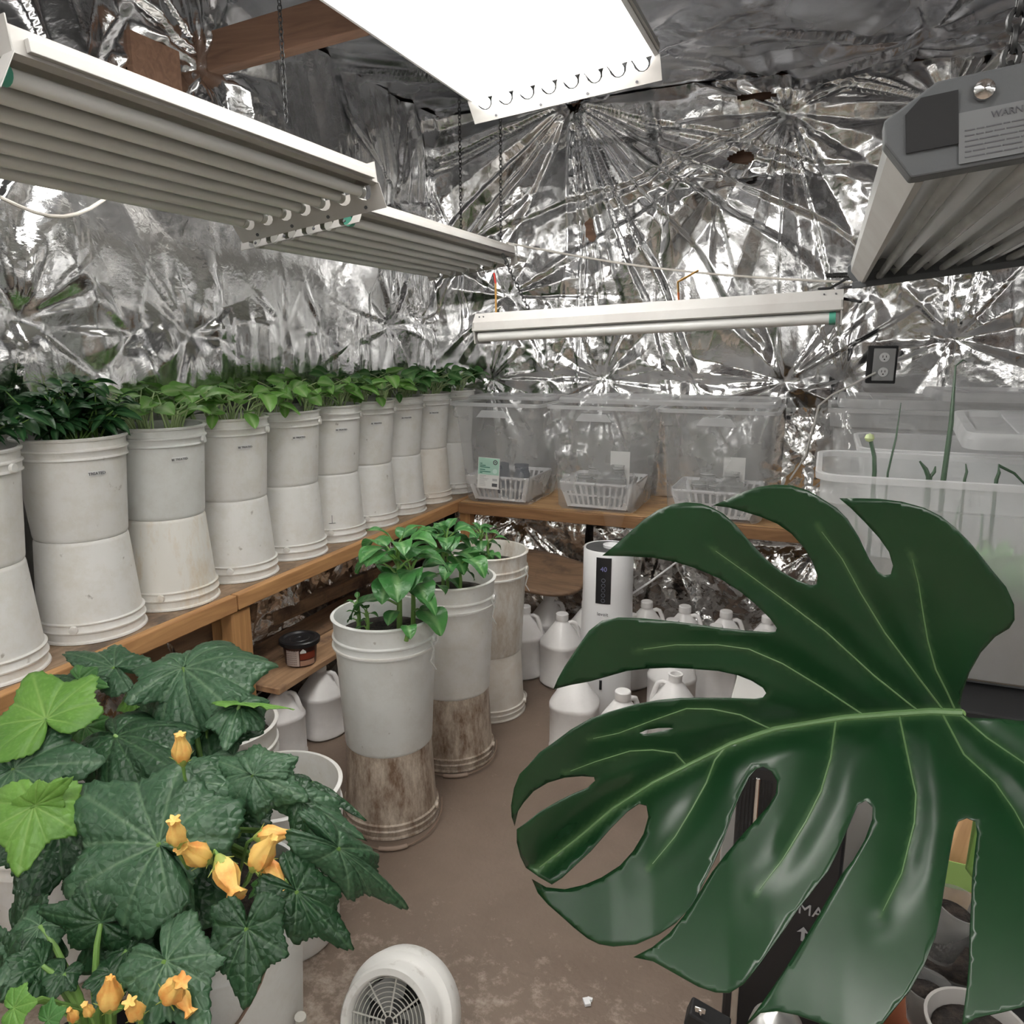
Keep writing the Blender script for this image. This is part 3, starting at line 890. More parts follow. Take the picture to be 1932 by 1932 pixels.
for (y_, dx) in ((1.60, 0.0), (-0.3, 0.0)):
    mb = MB(); mb.box((fx - 0.028, y_, 0.262), (0.042, 0.075, 0.524)); mb.build('leg', WOODZ, t, smooth=False, bevel=0.003)
mb = MB(); mb.box((fx - 0.075, 1.60, 0.262), (0.04, 0.05, 0.524)); mb.build('leg', WOODZ, t, smooth=False, bevel=0.003)
mb = MB(); mb.box((0.06, 2.5, 0.262), (0.05, 0.05, 0.524)); mb.build('leg', WOODZ, t, smooth=False, bevel=0.003)
mb = MB(); mb.box((0.10, 1.0, 0.40), (0.04, 1.5, 0.12)); mb.build('back_rail', OLDLOW, t, smooth=False, bevel=0.003)
# lower shelf beyond the post
mb = MB(); mb.box((0.33, 2.27, 0.262), (0.14, 1.22, 0.02)); mb.build('shelf_plank', wood_mat('shelf_plank', (0.52, 0.33, 0.19), (0.34, 0.20, 0.11), 1, dark=(0.2, 0.12, 0.08)), t, smooth=False, bevel=0.003)
mb = MB(); mb.box((0.185, 2.27, 0.268), (0.135, 1.22, 0.02), Euler((0, 0.05, 0.02)).to_matrix()); mb.build('shelf_plank', OLDLOW, t, smooth=False, bevel=0.003)
mb = MB(); mb.beam((0.08, 1.5, 0.36), (0.10, 3.2, 0.36), 0.035, 0.10); mb.build('brace', OLDLOW, t, smooth=False, bevel=0.003)
mb = MB(); mb.beam((0.10, 2.0, 0.33), (0.20, 3.3, 0.33), 0.03, 0.05); mb.build('brace', OLDLOW, t, smooth=False, bevel=0.003)

t = thing('workbench', 'pine workbench along the far wall carrying the clear bins', 'workbench', (0, YF, 0))
mb = MB(); mb.box((0.03, -0.25, BZ - 0.0125), (2.96, 0.43, 0.025)); mb.build('top_board', wood_mat('far_board', (0.58, 0.36, 0.17), (0.38, 0.22, 0.10), 0, dark=(0.22, 0.14, 0.09)), t, smooth=False, bevel=0.002)
mb = MB(); mb.box((0.03, -0.478, BZ - 0.026), (2.96, 0.024, 0.046)); mb.build('front_rail', wood_mat('dark_pine', (0.36, 0.19, 0.085), (0.22, 0.115, 0.05), 0), t, smooth=False, bevel=0.003)
for x_ in (-1.43, 1.4):
    mb = MB(); mb.box((x_, -0.44, 0.262), (0.05, 0.05, 0.524)); mb.build('leg', WOODZ, t, smooth=False, bevel=0.003)

# crumpled foil hanging behind/under the benches
o = sheet('foil_sheet', (-1.50, 3.05, 0.0), (1, 0, 0), (0, 0, 1), 0.62, 0.53, 0.006, FOIL_W, [(0.3, 0.5, 0.3, 0.03, 40, 0)], 57, 1.5)
tag(o, 'crumpled foil hanging under the far bench left of the humidifier', 'foil sheet')
o = sheet('foil_sheet', (-0.86, 3.12, 0.0), (1, 0, 0), (0, 0, 1), 1.5, 0.53, 0.007, FOIL_W, [(0.3, 0.5, 0.3, 0.03, 40, 0), (0.9, 0.5, 0.3, 0.03, 40, 0)], 59, 1.1)
tag(o, 'crumpled foil hanging under the far bench right of the humidifier', 'foil sheet')
o = sheet('foil_sheet', (-1.70, 0.5, 0.0), (0, 1, 0), (0, 0, 1), 2.7, 0.53, 0.008, FOIL_W, [(0.5, 0.4, 0.3, 0.04, 40, 0), (1.0, 0.5, 0.2, 0.04, 30, 0)], 61, 1.5)
tag(o, 'crumpled foil hanging under the bench beneath the double buckets', 'foil sheet')

# curled board below the far bench
mb = MB(); vs = []; fs = []
NX, NY = 22, 12
for j in range(NY):
    for i in range(NX):
        u_ = i / (NX - 1); v_ = j / (NY - 1)
        x_ = -1.22 + 0.42 * u_; y_ = 2.62 + 0.36 * v_ - 0.05 * (u_ - 0.5)
        # rounded right end
        cut = math.sqrt(max(0, 1 - ((u_ - 0.45) / 0.55) ** 2)) if u_ > 0.45 else 1
        y_ = 2.80 + (y_ - 2.80) * (0.25 + 0.75 * cut)
        z_ = 0.325 + 0.05 * (u_ - 0.4) ** 2 + 0.05 * v_ + 0.012 * math.sin(u_ * 5)
        vs.append((x_, y_, z_))
for j in range(NY - 1):
    for i in range(NX - 1):
        a = j * NX + i; fs.append((a, a + 1, a + NX + 1, a + NX))
mb.add(vs, fs); o = mb.build('plywood_board', PLY); sl = o.modifiers.new('s', 'SOLIDIFY'); sl.thickness = 0.012
tag(o, 'curled dark plywood board resting under the far bench above the jugs', 'board')


# ------------------------------------------------------------------ buckets
def bucket_profile(R, r, h, ribs, inner=True, wall=0.0035):
    """outer wall up, rolled rim, inner wall down"""
    def rad(z): return r + (R - r) * z / h
    p = [(0.0, 0.004), (r * 0.93, 0.004), (r * 0.965, 0.0), (r - 0.001, 0.004), (r, 0.009)]
    z0, z1 = ribs[0][0], ribs[1][0]
    w_ = ribs[0][1]
    p += [(rad(z0), z0 - 0.003), (rad(z0) + w_, z0 - 0.001), (rad(z0) + w_, z0 + 0.001), (rad(z0) + w_ * 0.55, z0 + 0.004),
          (rad(z1) + w_ * 0.45, z1 - 0.005), (rad(z1) + w_, z1 - 0.002), (rad(z1) + w_ * 0.95, z1 + 0.001), (rad(z1) + w_ * 0.25, z1 + 0.004)]
    p += [(rad(h), h - 0.008), (R + 0.0045, h - 0.006), (R + 0.0055, h - 0.002), (R + 0.003, h), (R - wall, h), (R - wall - 0.001, h - 0.004)]
    p += [(r - wall + 0.002, 0.01), (0, 0.01)]
    return p


def make_bucket(name, label, loc, R, r, h, m, inverted=False, ribs=None, bail=None, group=None, ears=0.0, lean=(0, 0)):
    t = thing(name, label, 'bucket', loc, (lean[0], lean[1], 0), group)
    ribs = ribs or [(h * 0.80, 0.006), (h * 0.88, 0.006)]
    pr = bucket_profile(R, r, h, ribs)
    M = None
    if inverted:
        pr = [(a, h - z) for a, z in pr][::-1]
    mb = MB(); mb.lathe(pr, 64); mb.build('body', m, t, auto=45)
    zE = h * 0.84
    if inverted: zE = h - zE
    for s in (1, -1):
        er = MB()
        d = Vector((math.cos(ears), math.sin(ears), 0)) * s
        c = d * (R + 0.002) + Vector((0, 0, zE))
        er.lathe([(0.010, 0), (0.009, 0.007), (0, 0.008)], 12, M=Matrix.Translation(c) @ d.to_track_quat('Z', 'Y').to_matrix().to_4x4())
        er.build('ear', m, t)
    return t


def bail(t, R, zE, ang, drop, m=STEELW, grip=True, floor_z=None, out=0.10, r=0.0018):
    """wire handle fallen to the side; ends at the two ears"""
    a = Vector((math.cos(ang), math.sin(ang), 0)) * (R + 0.013); b = -a
    side = Vector((math.sin(ang), -math.cos(ang), 0))
    pts = []
    for k in range(25):
        q = PI * k / 24
        p = a * math.cos(q) + side * ((R + out) * math.sin(q))
        zz = zE - drop * math.sin(q) ** 0.8 if 0 < k < 24 else zE
        pts.append(Vector((p.x, p.y, zz)))
    mb = MB(); mb.tube(pts, r, 7); o = mb.build('handle', m, t)
    if grip:
        g_ = MB(); g_.tube(pts[10:15], 0.006, 10); g_.build('grip', m if m is not STEELW else mat('dirty_grip', (0.32, 0.24, 0.19), 0.7), o)
    return o


def soil(x, y, z, r, lb, lean=0):
    mb = MB(); pr = [(0, 0.012), (r * 0.4, 0.014), (r * 0.8, 0.006), (r, 0.0), (r * 0.80, -0.05)]
    mb.lathe(pr, 32, fn=lambda t, z_: 1 - 0.012 + 0.012 * math.sin(7 * t))
    o = mb.build('potting_soil', SOIL, loc=(x, y, z)); return tag(o, lb, 'soil', kind='stuff')


# sticker on a bucket wall facing the camera
def sticker(t, R, z, ang, wdt, hgt, txt=None, size=0.012, m=PAPER, flip=False):
    n = 8; mb = MB(); vs = []; fs = []
    for k in range(n + 1):
        a = ang + (k / n - 0.5) * wdt / R
        for zz in (z - hgt / 2, z + hgt / 2):
            vs.append(((R + 0.0012) * math.cos(a), (R + 0.0012) * math.sin(a), zz))
    for k in range(n): fs.append((2 * k, 2 * k + 2, 2 * k + 3, 2 * k + 1))
    mb.add(vs, fs); s = mb.build('sticker', m, t)
    if txt:
        c = Vector((math.cos(ang), math.sin(ang), 0)); ux = Vector((-math.sin(ang), math.cos(ang), 0))
        text_mesh(txt, size, 'writing', INK, s, basis(ux, (0, 0, 1), c, c * (R + 0.0028) + Vector((0, 0, z))))
    return s


# ------------------------------------------------------------------ plants
def blade(mb, p0, d, n0, L, W, bend=0.6, fold=0.25, nu=9, nv=5, shape=None, wav=0.0):
    """simple leaf growing from p0 in direction d, upper side towards n0"""
    d = Vector(d).normalized(); n = Vector(n0); n = (n - d * n.dot(d))
    if n.length < 1e-4: n = d.orthogonal()
    n.normalize(); s = d.cross(n)
    shape = shape or (lambda a: math.sin(PI * min(1, a ** 0.75)) ** 0.8)
    vs = []; at = []; fs = []
    pos = Vector(p0); ang = 0
    for i in range(nu):
        a = i / (nu - 1)
        ang = bend * a
        dd = d * math.cos(ang) - n * math.sin(ang); nn = n * math.cos(ang) + d * math.sin(ang)
        if i: pos = pos + dd * (L / (nu - 1))
        hw = W * max(0.02, shape(a))
        for j in range(nv):
            b = (j / (nv - 1)) * 2 - 1
            q = pos + s * (hw * b * math.cos(fold)) + nn * (abs(b) * hw * math.sin(fold) + wav * W * math.sin(a * 9 + b * 2) * abs(b))
            vs.append(q); at.append(0.9 if j == nv // 2 else 0.0)
    for i in range(nu - 1):
        for j in range(nv - 1):
            a = i * nv + j; fs.append((a, a + 1, a + nv + 1, a + nv))
    mb.add(vs, fs, at)


def ovate(a): return (math.sin(PI * min(1, max(0, a)) ** 0.72)) ** 0.75
def spoon(a): return 0.12 if a < 0.28 else math.sin(PI * ((a - 0.28) / 0.72) ** 0.8) ** 0.6 + 0.05


def seedling(rs, H, nl, lm, lean, leafL, leafW, name, label, loc, group, cat='seedling', stem_m=STEMP):
    t = thing(name, label, cat, loc, (0, 0, 0), group)
    lf = MB(); st = MB()
    for k in range(nl):
        a = lean + rs.uniform(-1.5, 1.5) if k < nl * 0.7 else rs.uniform(0, 2 * PI)
        out = rs.uniform(0.2, 0.9)
        hh = H * rs.uniform(0.5, 1.0)
        d = Vector((math.cos(a) * out, math.sin(a) * out, 1)).normalized()
        p0 = Vector((rs.uniform(-0.01, 0.01), rs.uniform(-0.01, 0.01), 0))
        p1 = p0 + d * hh * 0.5 + Vector((0, 0, hh * 0.1)); p2 = p1 + Vector((math.cos(a), math.sin(a), 0.4)).normalized() * hh * 0.4
        st.tube([p0, p0.lerp(p1, 0.5) + Vector((0, 0, 0.004)), p1, p2], [0.0026, 0.0022, 0.0018, 0.0013], 5)
        dd = Vector((math.cos(a), math.sin(a), rs.uniform(-0.3, 0.7)))
        blade(lf, p2, dd, (rs.uniform(-.6, .6) + 0.3, rs.uniform(-.9, .2), 1), leafL * rs.uniform(0.7, 1.15), leafW * rs.uniform(0.7, 1.1), bend=rs.uniform(0.1, 1.1), fold=rs.uniform(0.05, 0.4), shape=ovate, wav=0.06)
    lf.build('foliage', lm, t, auto=180); st.build('stem', stem_m, t)
    return t


ORD = ['nearest', 'second', 'third', 'fourth', 'fifth', 'sixth', 'seventh', 'eighth', 'ninth', 'tenth']
BR, Br, BH = 0.1165, 0.101, 0.236
ys = [0.985, 1.256, 1.500, 1.756, 2.010, 2.252, 2.486, 2.725, 2.965, 3.21]
xs = [-1.60, -1.610, -1.602, -1.606, -1.606, -1.608, -1.610, -1.615, -1.615, -1.61]
low_m = [WHITE, WHITE, STREAK, WHITE, WHITE, WHITE, WHITE, WHITE, WHITE_RIM, WHITE]
up_m = [WHITE, WHITE, GREYB, WHITE, WHITE, WHITE, WHITE, WHITE, WHITE, WHITE]
for i, (x_, y_) in enumerate(zip(xs, ys)):
    who = ['cut off by the left edge', 'largest in view', 'streaked with rust', 'third from the left edge',
           'fourth from the left edge', 'marked with a drawn line', 'marked with a drawn C', 'seventh from the left edge',
           'eighth from the left edge', 'in the far corner'][i]
    tl = make_bucket('bucket', 'white upside-down lower bucket of the bench stack ' + who, (x_, y_, BZ), BR, Br, BH, low_m[i], inverted=True,
                     ribs=[(BH * 0.80, 0.006), (BH * 0.885, 0.006)], group='lower bench buckets', ears=-1.0)
    tu = make_bucket('bucket', 'white planted upper bucket of the bench stack ' + who, (x_, y_, BZ + BH + 0.0005), BR, Br, BH, up_m[i],
                     ribs=[(BH * 0.80, 0.006), (BH * 0.885, 0.006)], group='upper bench buckets', ears=0.35 if i != 1 else -1.75)
    vd = Vector((-x_, -y_, 0)); va = math.atan2(vd.y, vd.x)
    if 1 <= i <= 8:
        rr = Br + (BR - Br) * 0.68
        sticker(tu, rr, BH * 0.66, va + (0.42 if i > 1 else 0.40), 0.036, 0.012, 'TREATED' if i == 1 else 'BE TREATED', 0.0075 if i > 1 else 0.009, m=mat('sticker_white', (0.80, 0.80, 0.79), 0.5))
    if i == 6:
        mb = MB(); c_ = va - 0.22
        mb.tube([((rr + 0.001) * math.cos(c_ + 0.17 * math.cos(q)), (rr + 0.001) * math.sin(c_ + 0.17 * math.cos(q)), BH * 0.70 + 0.022 * math.sin(q)) for q in [0.9 + k * 0.33 for k in range(14)]], 0.0009, 5)
        mb.build('pen_mark', INK, tu)
    if i == 5:
        mb = MB(); rr2 = Br + (BR - Br) * 0.7
        mb.tube([((rr2 + 0.001) * math.cos(va), (rr2 + 0.001) * math.sin(va), BH * z) for z in (0.30, 0.42)], 0.0008, 5)
        mb.tube([((rr2 + 0.001) * math.cos(va + q), (rr2 + 0.001) * math.sin(va + q), BH * 0.30) for q in (-0.1, 0, 0.1)], 0.0008, 5)
        mb.build('pen_mark', INK, tl)
    zt = BZ + 2 * BH
    soil(x_, y_, zt - 0.028, BR - 0.006, 'dark potting soil in the upper bucket of the stack ' + who)
    if i == 0 or i >= 1:
        rs = random.Random(100 + i)
        if i == 1 or i == 0:
            for k in range(7):
                a = rs.uniform(0, 2 * PI); q = rs.uniform(0.0, 0.06)
                t = thing('pepper_plant', 'bushy dark green pepper plant in the bucket ' + who, 'plant', (x_ + q * math.cos(a), y_ + q * math.sin(a), zt - 0.026), (0, 0, 0), 'pepper plants in the bench bucket ' + who)
                lf = MB(); st = MB()
                for b in range(10):
                    aa = rs.uniform(0, 2 * PI); el = rs.uniform(0.6, 1.4); Ls = rs.uniform(0.08, 0.165)
                    d = Vector((math.cos(aa) * math.cos(el), math.sin(aa) * math.cos(el), math.sin(el)))
                    p1 = d * Ls
                    st.tube([(0, 0, 0), p1 * 0.5 + Vector((0, 0, 0.012)), p1], [0.0022, 0.0017, 0.0012], 5)
                    for e in range(6):
                        f_ = rs.uniform(0.45, 1.0); q3 = aa + rs.uniform(-1.6, 1.6)
                        blade(lf, p1 * f_ + Vector((0, 0, 0.01)), (math.cos(q3), math.sin(q3), rs.uniform(-0.6, 0.9)), (rs.uniform(-.5, .5), rs.uniform(-.6, .2), 1), rs.uniform(0.035, 0.068), rs.uniform(0.009, 0.016), bend=rs.uniform(0.2, 1.2), fold=0.3, shape=ovate)
                lf.build('foliage', L_PEP, t, auto=180); st.build('stem', STEM, t)
        else:
            ns = 7 if i < 9 else 5
            for k in range(ns):
                a = 2 * PI * k / ns + rs.uniform(-0.3, 0.3); q = rs.uniform(0.03, 0.085)
                lmx = L_SEED if i < 5 else (L_SEED2 if (i >= 7 or k % 2) else L_SEED)
                seedling(rs, 0.165 + 0.01 * (i >= 5), 7, lmx, a, 0.068, 0.027, 'leafy_seedling',
                         'pale-stemmed green seedling growing in the bench bucket ' + who, (x_ + q * math.cos(a), y_ + q * math.sin(a), zt - 0.025), 'seedlings in the bench bucket ' + who)
# drooping leaves over the rims belong to extra seedlings at the rim
for (px_, py_, D_, L_, W_, i, lb) in ((488, 845, 2.13, 0.055, 0.022, 3, 'seedling drooping one big bright leaf over the rim of the third full stack'),
                                       (543, 838, 2.3, 0.04, 0.014, 4, 'seedling drooping a narrow leaf over the rim of the fourth full stack'),
                                       (395, 830, 2.05, 0.05, 0.016, 3, 'seedling bending a dark leaf over the left rim of the third full stack'),
                                       (672, 790, 2.7, 0.045, 0.016, 6, 'seedling with a bright folded leaf over the left rim of the C-marked stack'),
                                       (715, 780, 2.8, 0.045, 0.02, 6, 'seedling with a broad bright leaf over the right rim of the C-marked stack'),
                                       (757, 785, 2.95, 0.045, 0.013, 7, 'seedling hanging a long leaf over the rim of the seventh full stack'),
                                       (840, 765, 3.3, 0.05, 0.02, 9, 'seedling drooping two dark leaves over the rim of the corner bucket')):
    base = Vector((xs[i], ys[i], BZ + 2 * BH - 0.03)) + Vector((0.07, -0.05, 0))
    c_ = dep(px_, py_, D_)
    dv = Vector((c_.x - xs[i], c_.y - ys[i], 0)).normalized()
    rim = Vector((xs[i], ys[i], BZ + 2 * BH + 0.012)) + dv * (BR + 0.008)
    base = Vector((xs[i], ys[i], BZ + 2 * BH - 0.03)) + dv * 0.08
    t = thing('leafy_seedling', lb, 'seedling', base)
    st = MB(); st.tube([(0, 0, 0), (rim - base) * 0.6 + Vector((0, 0, 0.018)), rim - base + Vector((0, 0, 0.004))], [0.002, 0.0018, 0.0014], 6); st.build('stem', STEMP, t)
    lf = MB(); blade(lf, rim - base + Vector((0, 0, 0.004)), dv * 0.8 + Vector((0, 0, -0.5)), dv + Vector((0, 0, 0.5)), L_, W_, bend=0.6, fold=0.15, shape=ovate)
    blade(lf, (rim - base) * 0.6 + Vector((0, 0, 0.018)), dv + Vector((0.3, 0.5, 0.6)), (0, 0, 1), L_ * 0.8, W_ * 0.8, bend=0.5, fold=0.2, shape=ovate)
    lf.build('foliage', L_SEED if i < 7 else L_SEED2, t, auto=180)

# ------------------------------------------------------------------ floor stacks
FR, Fr, FH, LH = 0.132, 0.115, 0.352, 0.228
for i, (x_, y_, mu, ml, lb) in enumerate(((-1.006, 1.615, WHITE, DIRTY, 'nearest'), (-0.992, 1.965, WHITE, DIRTY, 'middle'), (-1.010, 2.285, DIRTY, WHITE_RIM, 'farthest'))):
    tl = make_bucket('bucket', ('mud-stained ' if i < 2 else 'pale ') + 'upside-down bucket on the floor, lower of the ' + lb + ' floor stack', (x_, y_, 0), 0.124, 0.1125, LH, ml, inverted=True,
                     ribs=[(LH * 0.83, 0.006), (LH * 0.905, 0.006)], ears=0.2)
    if i == 0:
        bail(tl, 0.124, 0.03, 0.55, 0.024, out=0.045)
    if i == 1:
        bail(tl, 0.124, 0.03, 0.5, 0.024, out=0.03)
    if i == 2:
        bail(tl, 0.124, 0.03, 0.9, -0.012, m=ROPE, grip=False, out=-0.03 + 0.022, r=0.003)
    upm = bucket_mat('bucket_far_stained', (0.74, 0.71, 0.66), (0.42, 0.31, 0.20), 0.46, 0.74, streak=1, scale=4) if i == 2 else (GREYB if i == 0 else WHITE)
    tu = make_bucket('bucket', 'tall white planted bucket with three ribs, upper of the ' + lb + ' floor stack', (x_, y_, LH - 0.004), FR, Fr, FH, upm,
                     ribs=[(FH * 0.77, 0.006), (FH * 0.85, 0.006)], ears=0.1)
    zt = LH - 0.004 + FH
    bnd = MB(); bnd.lathe([(FR - 0.002, FH * 0.775), (FR + 0.0045, FH * 0.778), (FR + 0.0045, FH * 0.79), (FR - 0.0015, FH * 0.793)], 64); bnd.build('collar', WHITE, tu)
    tg = MB(); tg.tube([(FR * math.cos(-0.15) + 0.012, FR * math.sin(-0.15), FH * 0.86), (FR + 0.02, -0.02, FH * 0.80), (FR + 0.016, -0.03, FH * 0.72), (FR + 0.03, -0.03, FH * 0.66)], [0.003, 0.0025, 0.002, 0.0015], 6); tg.build('handle_tie', thin_plastic('tie_plastic', (0.8, 0.8, 0.78), 0.6) if i == 0 else MATS['tie_plastic'], tu)
    soil(x_, y_, zt - 0.055, FR - 0.008, 'dark potting soil in the ' + lb + ' floor bucket')


def potato(loc, spec, label, lm=L_BAS, sc=1.0):
    """leafy stem plant; spec = list of (height, azimuth, elev, len, width, bend)"""
    t = thing('leafy_plant', label, 'plant', loc)
    lf = MB(); st = MB()
    H = max(s[0] for s in spec) * sc
    st.tube([(0, 0, 0), (0.004, 0, H * 0.5), (0, 0.004, H)], [0.006 * sc, 0.005 * sc, 0.003 * sc], 8)
    for (h_, az, el, L, W, bd_) in spec:
        h_ *= sc; L *= sc; W *= sc
        d = Vector((math.cos(az) * math.cos(el), math.sin(az) * math.cos(el), math.sin(el)))
        p0 = Vector((0, 0, h_)); p1 = p0 + d * L * 0.45
        st.tube([p0 - Vector((0, 0, 0.01)), p0.lerp(p1, 0.5), p1], [0.0026 * sc, 0.0022 * sc, 0.0016 * sc], 6)
        blade(lf, p1, d, (0, 0, 1), L, W, bend=bd_, fold=0.22, nu=11, nv=7, shape=ovate, wav=0.1)
    lf.build('foliage', lm, t, auto=180); st.build('stem', STEM, t)
    return t


az = lambda deg: math.radians(deg)
zt = LH - 0.004 + FH - 0.05
big = [(0.10, az(130), 0.5, 0.08, 0.034, 1.6), (0.115, az(-60), 0.5, 0.085, 0.036, 1.7), (0.15, az(-100), 0.7, 0.07, 0.030, 1.6), (0.165, az(0), 0.8, 0.07, 0.028, 1.5), (0.07, az(200), 0.1, 0.08, 0.034, 1.3), (0.09, az(-20), 0.3, 0.085, 0.022, 1.4), (0.13, az(180), 0.4, 0.075, 0.030, 1.5), (0.15, az(160), 0.7, 0.085, 0.026, 1.9),
       (0.14, az(20), 0.5, 0.08, 0.026, 1.6), (0.16, az(250), 0.6, 0.07, 0.024, 1.5), (0.17, az(310), 0.7, 0.07, 0.022, 1.4), (0.17, az(90), 0.8, 0.06, 0.022, 1.3),
       (0.18, az(220), 1.0, 0.05, 0.015, 1.2), (0.18, az(40), 1.0, 0.05, 0.015, 1.2), (0.12, az(280), 0.2, 0.07, 0.028, 1.4), (0.05, az(280), 0.3, 0.045, 0.016, 1.2)]
potato((-0.955, 1.60, zt), big, 'tallest leafy green plant in the nearest floor bucket', sc=1.3)
sm_ = [(0.05, az(200), 0.3, 0.022, 0.006, 0.6), (0.07, az(180), 0.5, 0.03, 0.008, 1.2), (0.07, az(300), 0.4, 0.03, 0.009, 1.2), (0.075, az(60), 0.6, 0.03, 0.008, 1.0), (0.078, az(120), 0.9, 0.025, 0.007, 0.8), (0.03, az(20), 0.2, 0.018, 0.006, 0.3), (0.03, az(170), 0.0, 0.03, 0.009, 1.0)]
potato((-0.930, 1.625, zt), [(a * 0.85, b + 2.4, c, d, e * 1.1, f) for a, b, c, d, e, f in big[2:]], 'second leafy stem beside the tallest plant in the nearest floor bucket', sc=1.15)
potato((-1.068, 1.585, zt), sm_, 'small thin seedling at the left of the nearest floor bucket', L_SEED2)
potato((-1.035, 1.575, zt), [(a * 0.85, b + 1, c, d, e, f) for a, b, c, d, e, f in sm_], 'smaller dark seedling just right of the thin one in the nearest floor bucket', L_SEED2, 0.9)
potato((-0.895, 1.53, zt + 0.02), [(0.035, az(-50), 0.5, 0.05, 0.02, 1.8), (0.02, az(100), 0.4, 0.02, 0.008, 0.6)], 'low shoot hanging a round leaf over the right rim of the nearest floor bucket')
potato((-0.985, 1.93, zt), [(a * 1.0, b + 0.8, c, d * 1.15, e * 1.1, f) for a, b, c, d, e, f in big], 'leafy green plant in the middle floor bucket')
potato((-0.93, 1.90, zt), [(0.11, az(-30), 0.5, 0.10, 0.034, 1.6), (0.10, az(-90), 0.5, 0.08, 0.028, 1.7), (0.12, az(40), 0.6, 0.07, 0.024, 1.4), (0.12, az(200), 0.7, 0.06, 0.02, 1.4)], 'plant with one big drooping leaf at the right of the middle floor bucket')
potato((-1.02, 1.97, zt), [(a * 0.9, b + 3.4, c, d, e, f) for a, b, c, d, e, f in big[2:]], 'leafy stem at the left of the middle floor bucket')
potato((-1.02, 2.25, zt), [(a * 0.62, b + 2, c, d * 0.8, e * 0.75, f) for a, b, c, d, e, f in big[3:]] + [(0.05, az(-30), 0.2, 0.05, 0.02, 1.0)], 'small leafy plant in the farthest floor bucket', L_BAS)
potato((-0.985, 2.22, zt), [(0.05, az(-20), 0.3, 0.045, 0.018, 0.9), (0.09, az(20), 0.6, 0.06, 0.012, 1.6), (0.11, az(120), 1.0, 0.03, 0.012, 0.6), (0.05, az(180), 0.2, 0.03, 0.012, 0.8)], 'thin plant arching right in the farthest floor bucket', L_BAS)


# ------------------------------------------------------------------ jugs
def make_jug(name, label, loc, rz, capped=True, group=None):
    t = thing(name, label, 'jug', loc, (0, 0, rz), group)
    R = 0.080
    def sq(tt, z): return 1 + 0.035 * math.cos(4 * tt) * (1 if z < 0.17 else 0.4)
    pr = [(0, 0.004), (R * 0.9, 0.0), (R, 0.008), (R, 0.020), (R * 0.975, 0.024), (R * 0.975, 0.148), (R, 0.152), (R, 0.162), (R * 0.97, 0.167), (R * 0.66, 0.204), (0.027, 0.240), (0.021, 0.245), (0.020, 0.249), (0.020, 0.266)]
    if not capped: pr += [(0.022, 0.268), (0.022, 0.272), (0.016, 0.272), (0.016, 0.25)]
    mb = MB(); mb.lathe(pr, 40, fn=sq); mb.build('body', JUG, t, auto=40)
    mb = MB(); mb.tube([(0.018, 0, 0.236), (0.038, 0, 0.241), (0.050, 0, 0.236), (0.058, 0, 0.218), (0.066, 0, 0.19), (0.068, 0, 0.166)], [0.007, 0.008, 0.0085, 0.0085, 0.009, 0.011], 10); mb.build('handle', JUG, t)
    if capped:
        mb = MB(); mb.lathe([(0.0235, 0.250), (0.024, 0.252), (0.0235, 0.272), (0.021, 0.2745), (0, 0.2745)], 24); mb.build('cap', JUG, t)
    return t


jugs = [(-0.997, 2.60, 0.0, 1, 'left one of the front pair of jugs left of the humidifier'),
        (-0.838, 2.575, 0.3, 1, 'right one of the front pair of jugs left of the humidifier'),
        (-0.790, 2.745, 0.1, 1, 'jug half hidden behind the pair, just left of the humidifier'),
        (-0.960, 2.775, 0.1, 1, 'jug in the shade behind the left front one'),
        (-0.645, 2.12, 2.4, 1, 'nearest white jug on the floor in front of the humidifier'),
        (-0.575, 2.83, 0.3, 1, 'back-row jug just right of the humidifier'),
        (-0.600, 2.66, 0.0, 1, 'front-row jug touching the right of the humidifier'),
        (-0.428, 2.83, 0.0, 1, 'back-row jug second from the humidifier'),
        (-0.445, 2.665, 3.0, 1, 'front-row jug second from the humidifier'),
        (-0.275, 2.83, 0.2, 1, 'back-row jug third from the humidifier'),
        (-0.290, 2.665, 3.1, 1, 'front-row jug third from the humidifier'),
        (-0.125, 2.83, 0.0, 1, 'back-row jug farthest right behind the big leaf'),
        (-0.130, 2.665, 0.4, 1, 'front-row jug farthest right behind the big leaf'),
        (-0.400, 2.43, 0.1, 1, 'leaning jug behind the open jug in the gap of the leaf'),
        (-0.351, 2.20, 3.2, 0, 'open capless jug seen through the gap of the big leaf'),
        (-0.470, 2.02, 1.0, 1, 'jug mostly hidden by the leaf left of the open jug'),
        (-1.47, 1.745, 0.35, 1, 'left one of three grey-looking jugs under the lower shelf plank'),
        (-1.445, 1.915, 0.35, 1, 'middle one of three jugs under the lower shelf plank'),
        (-1.44, 2.085, 0.35, 1, 'right one of three jugs under the lower shelf plank')]
for (x_, y_, rz, cp, lb) in jugs:
    t = make_jug('plastic_jug', 'white plastic gallon ' + lb, (x_, y_, 0), rz, bool(cp), 'white gallon jugs')
    if x_ < -1.4:
        t.scale = (0.9, 0.9, 0.88)

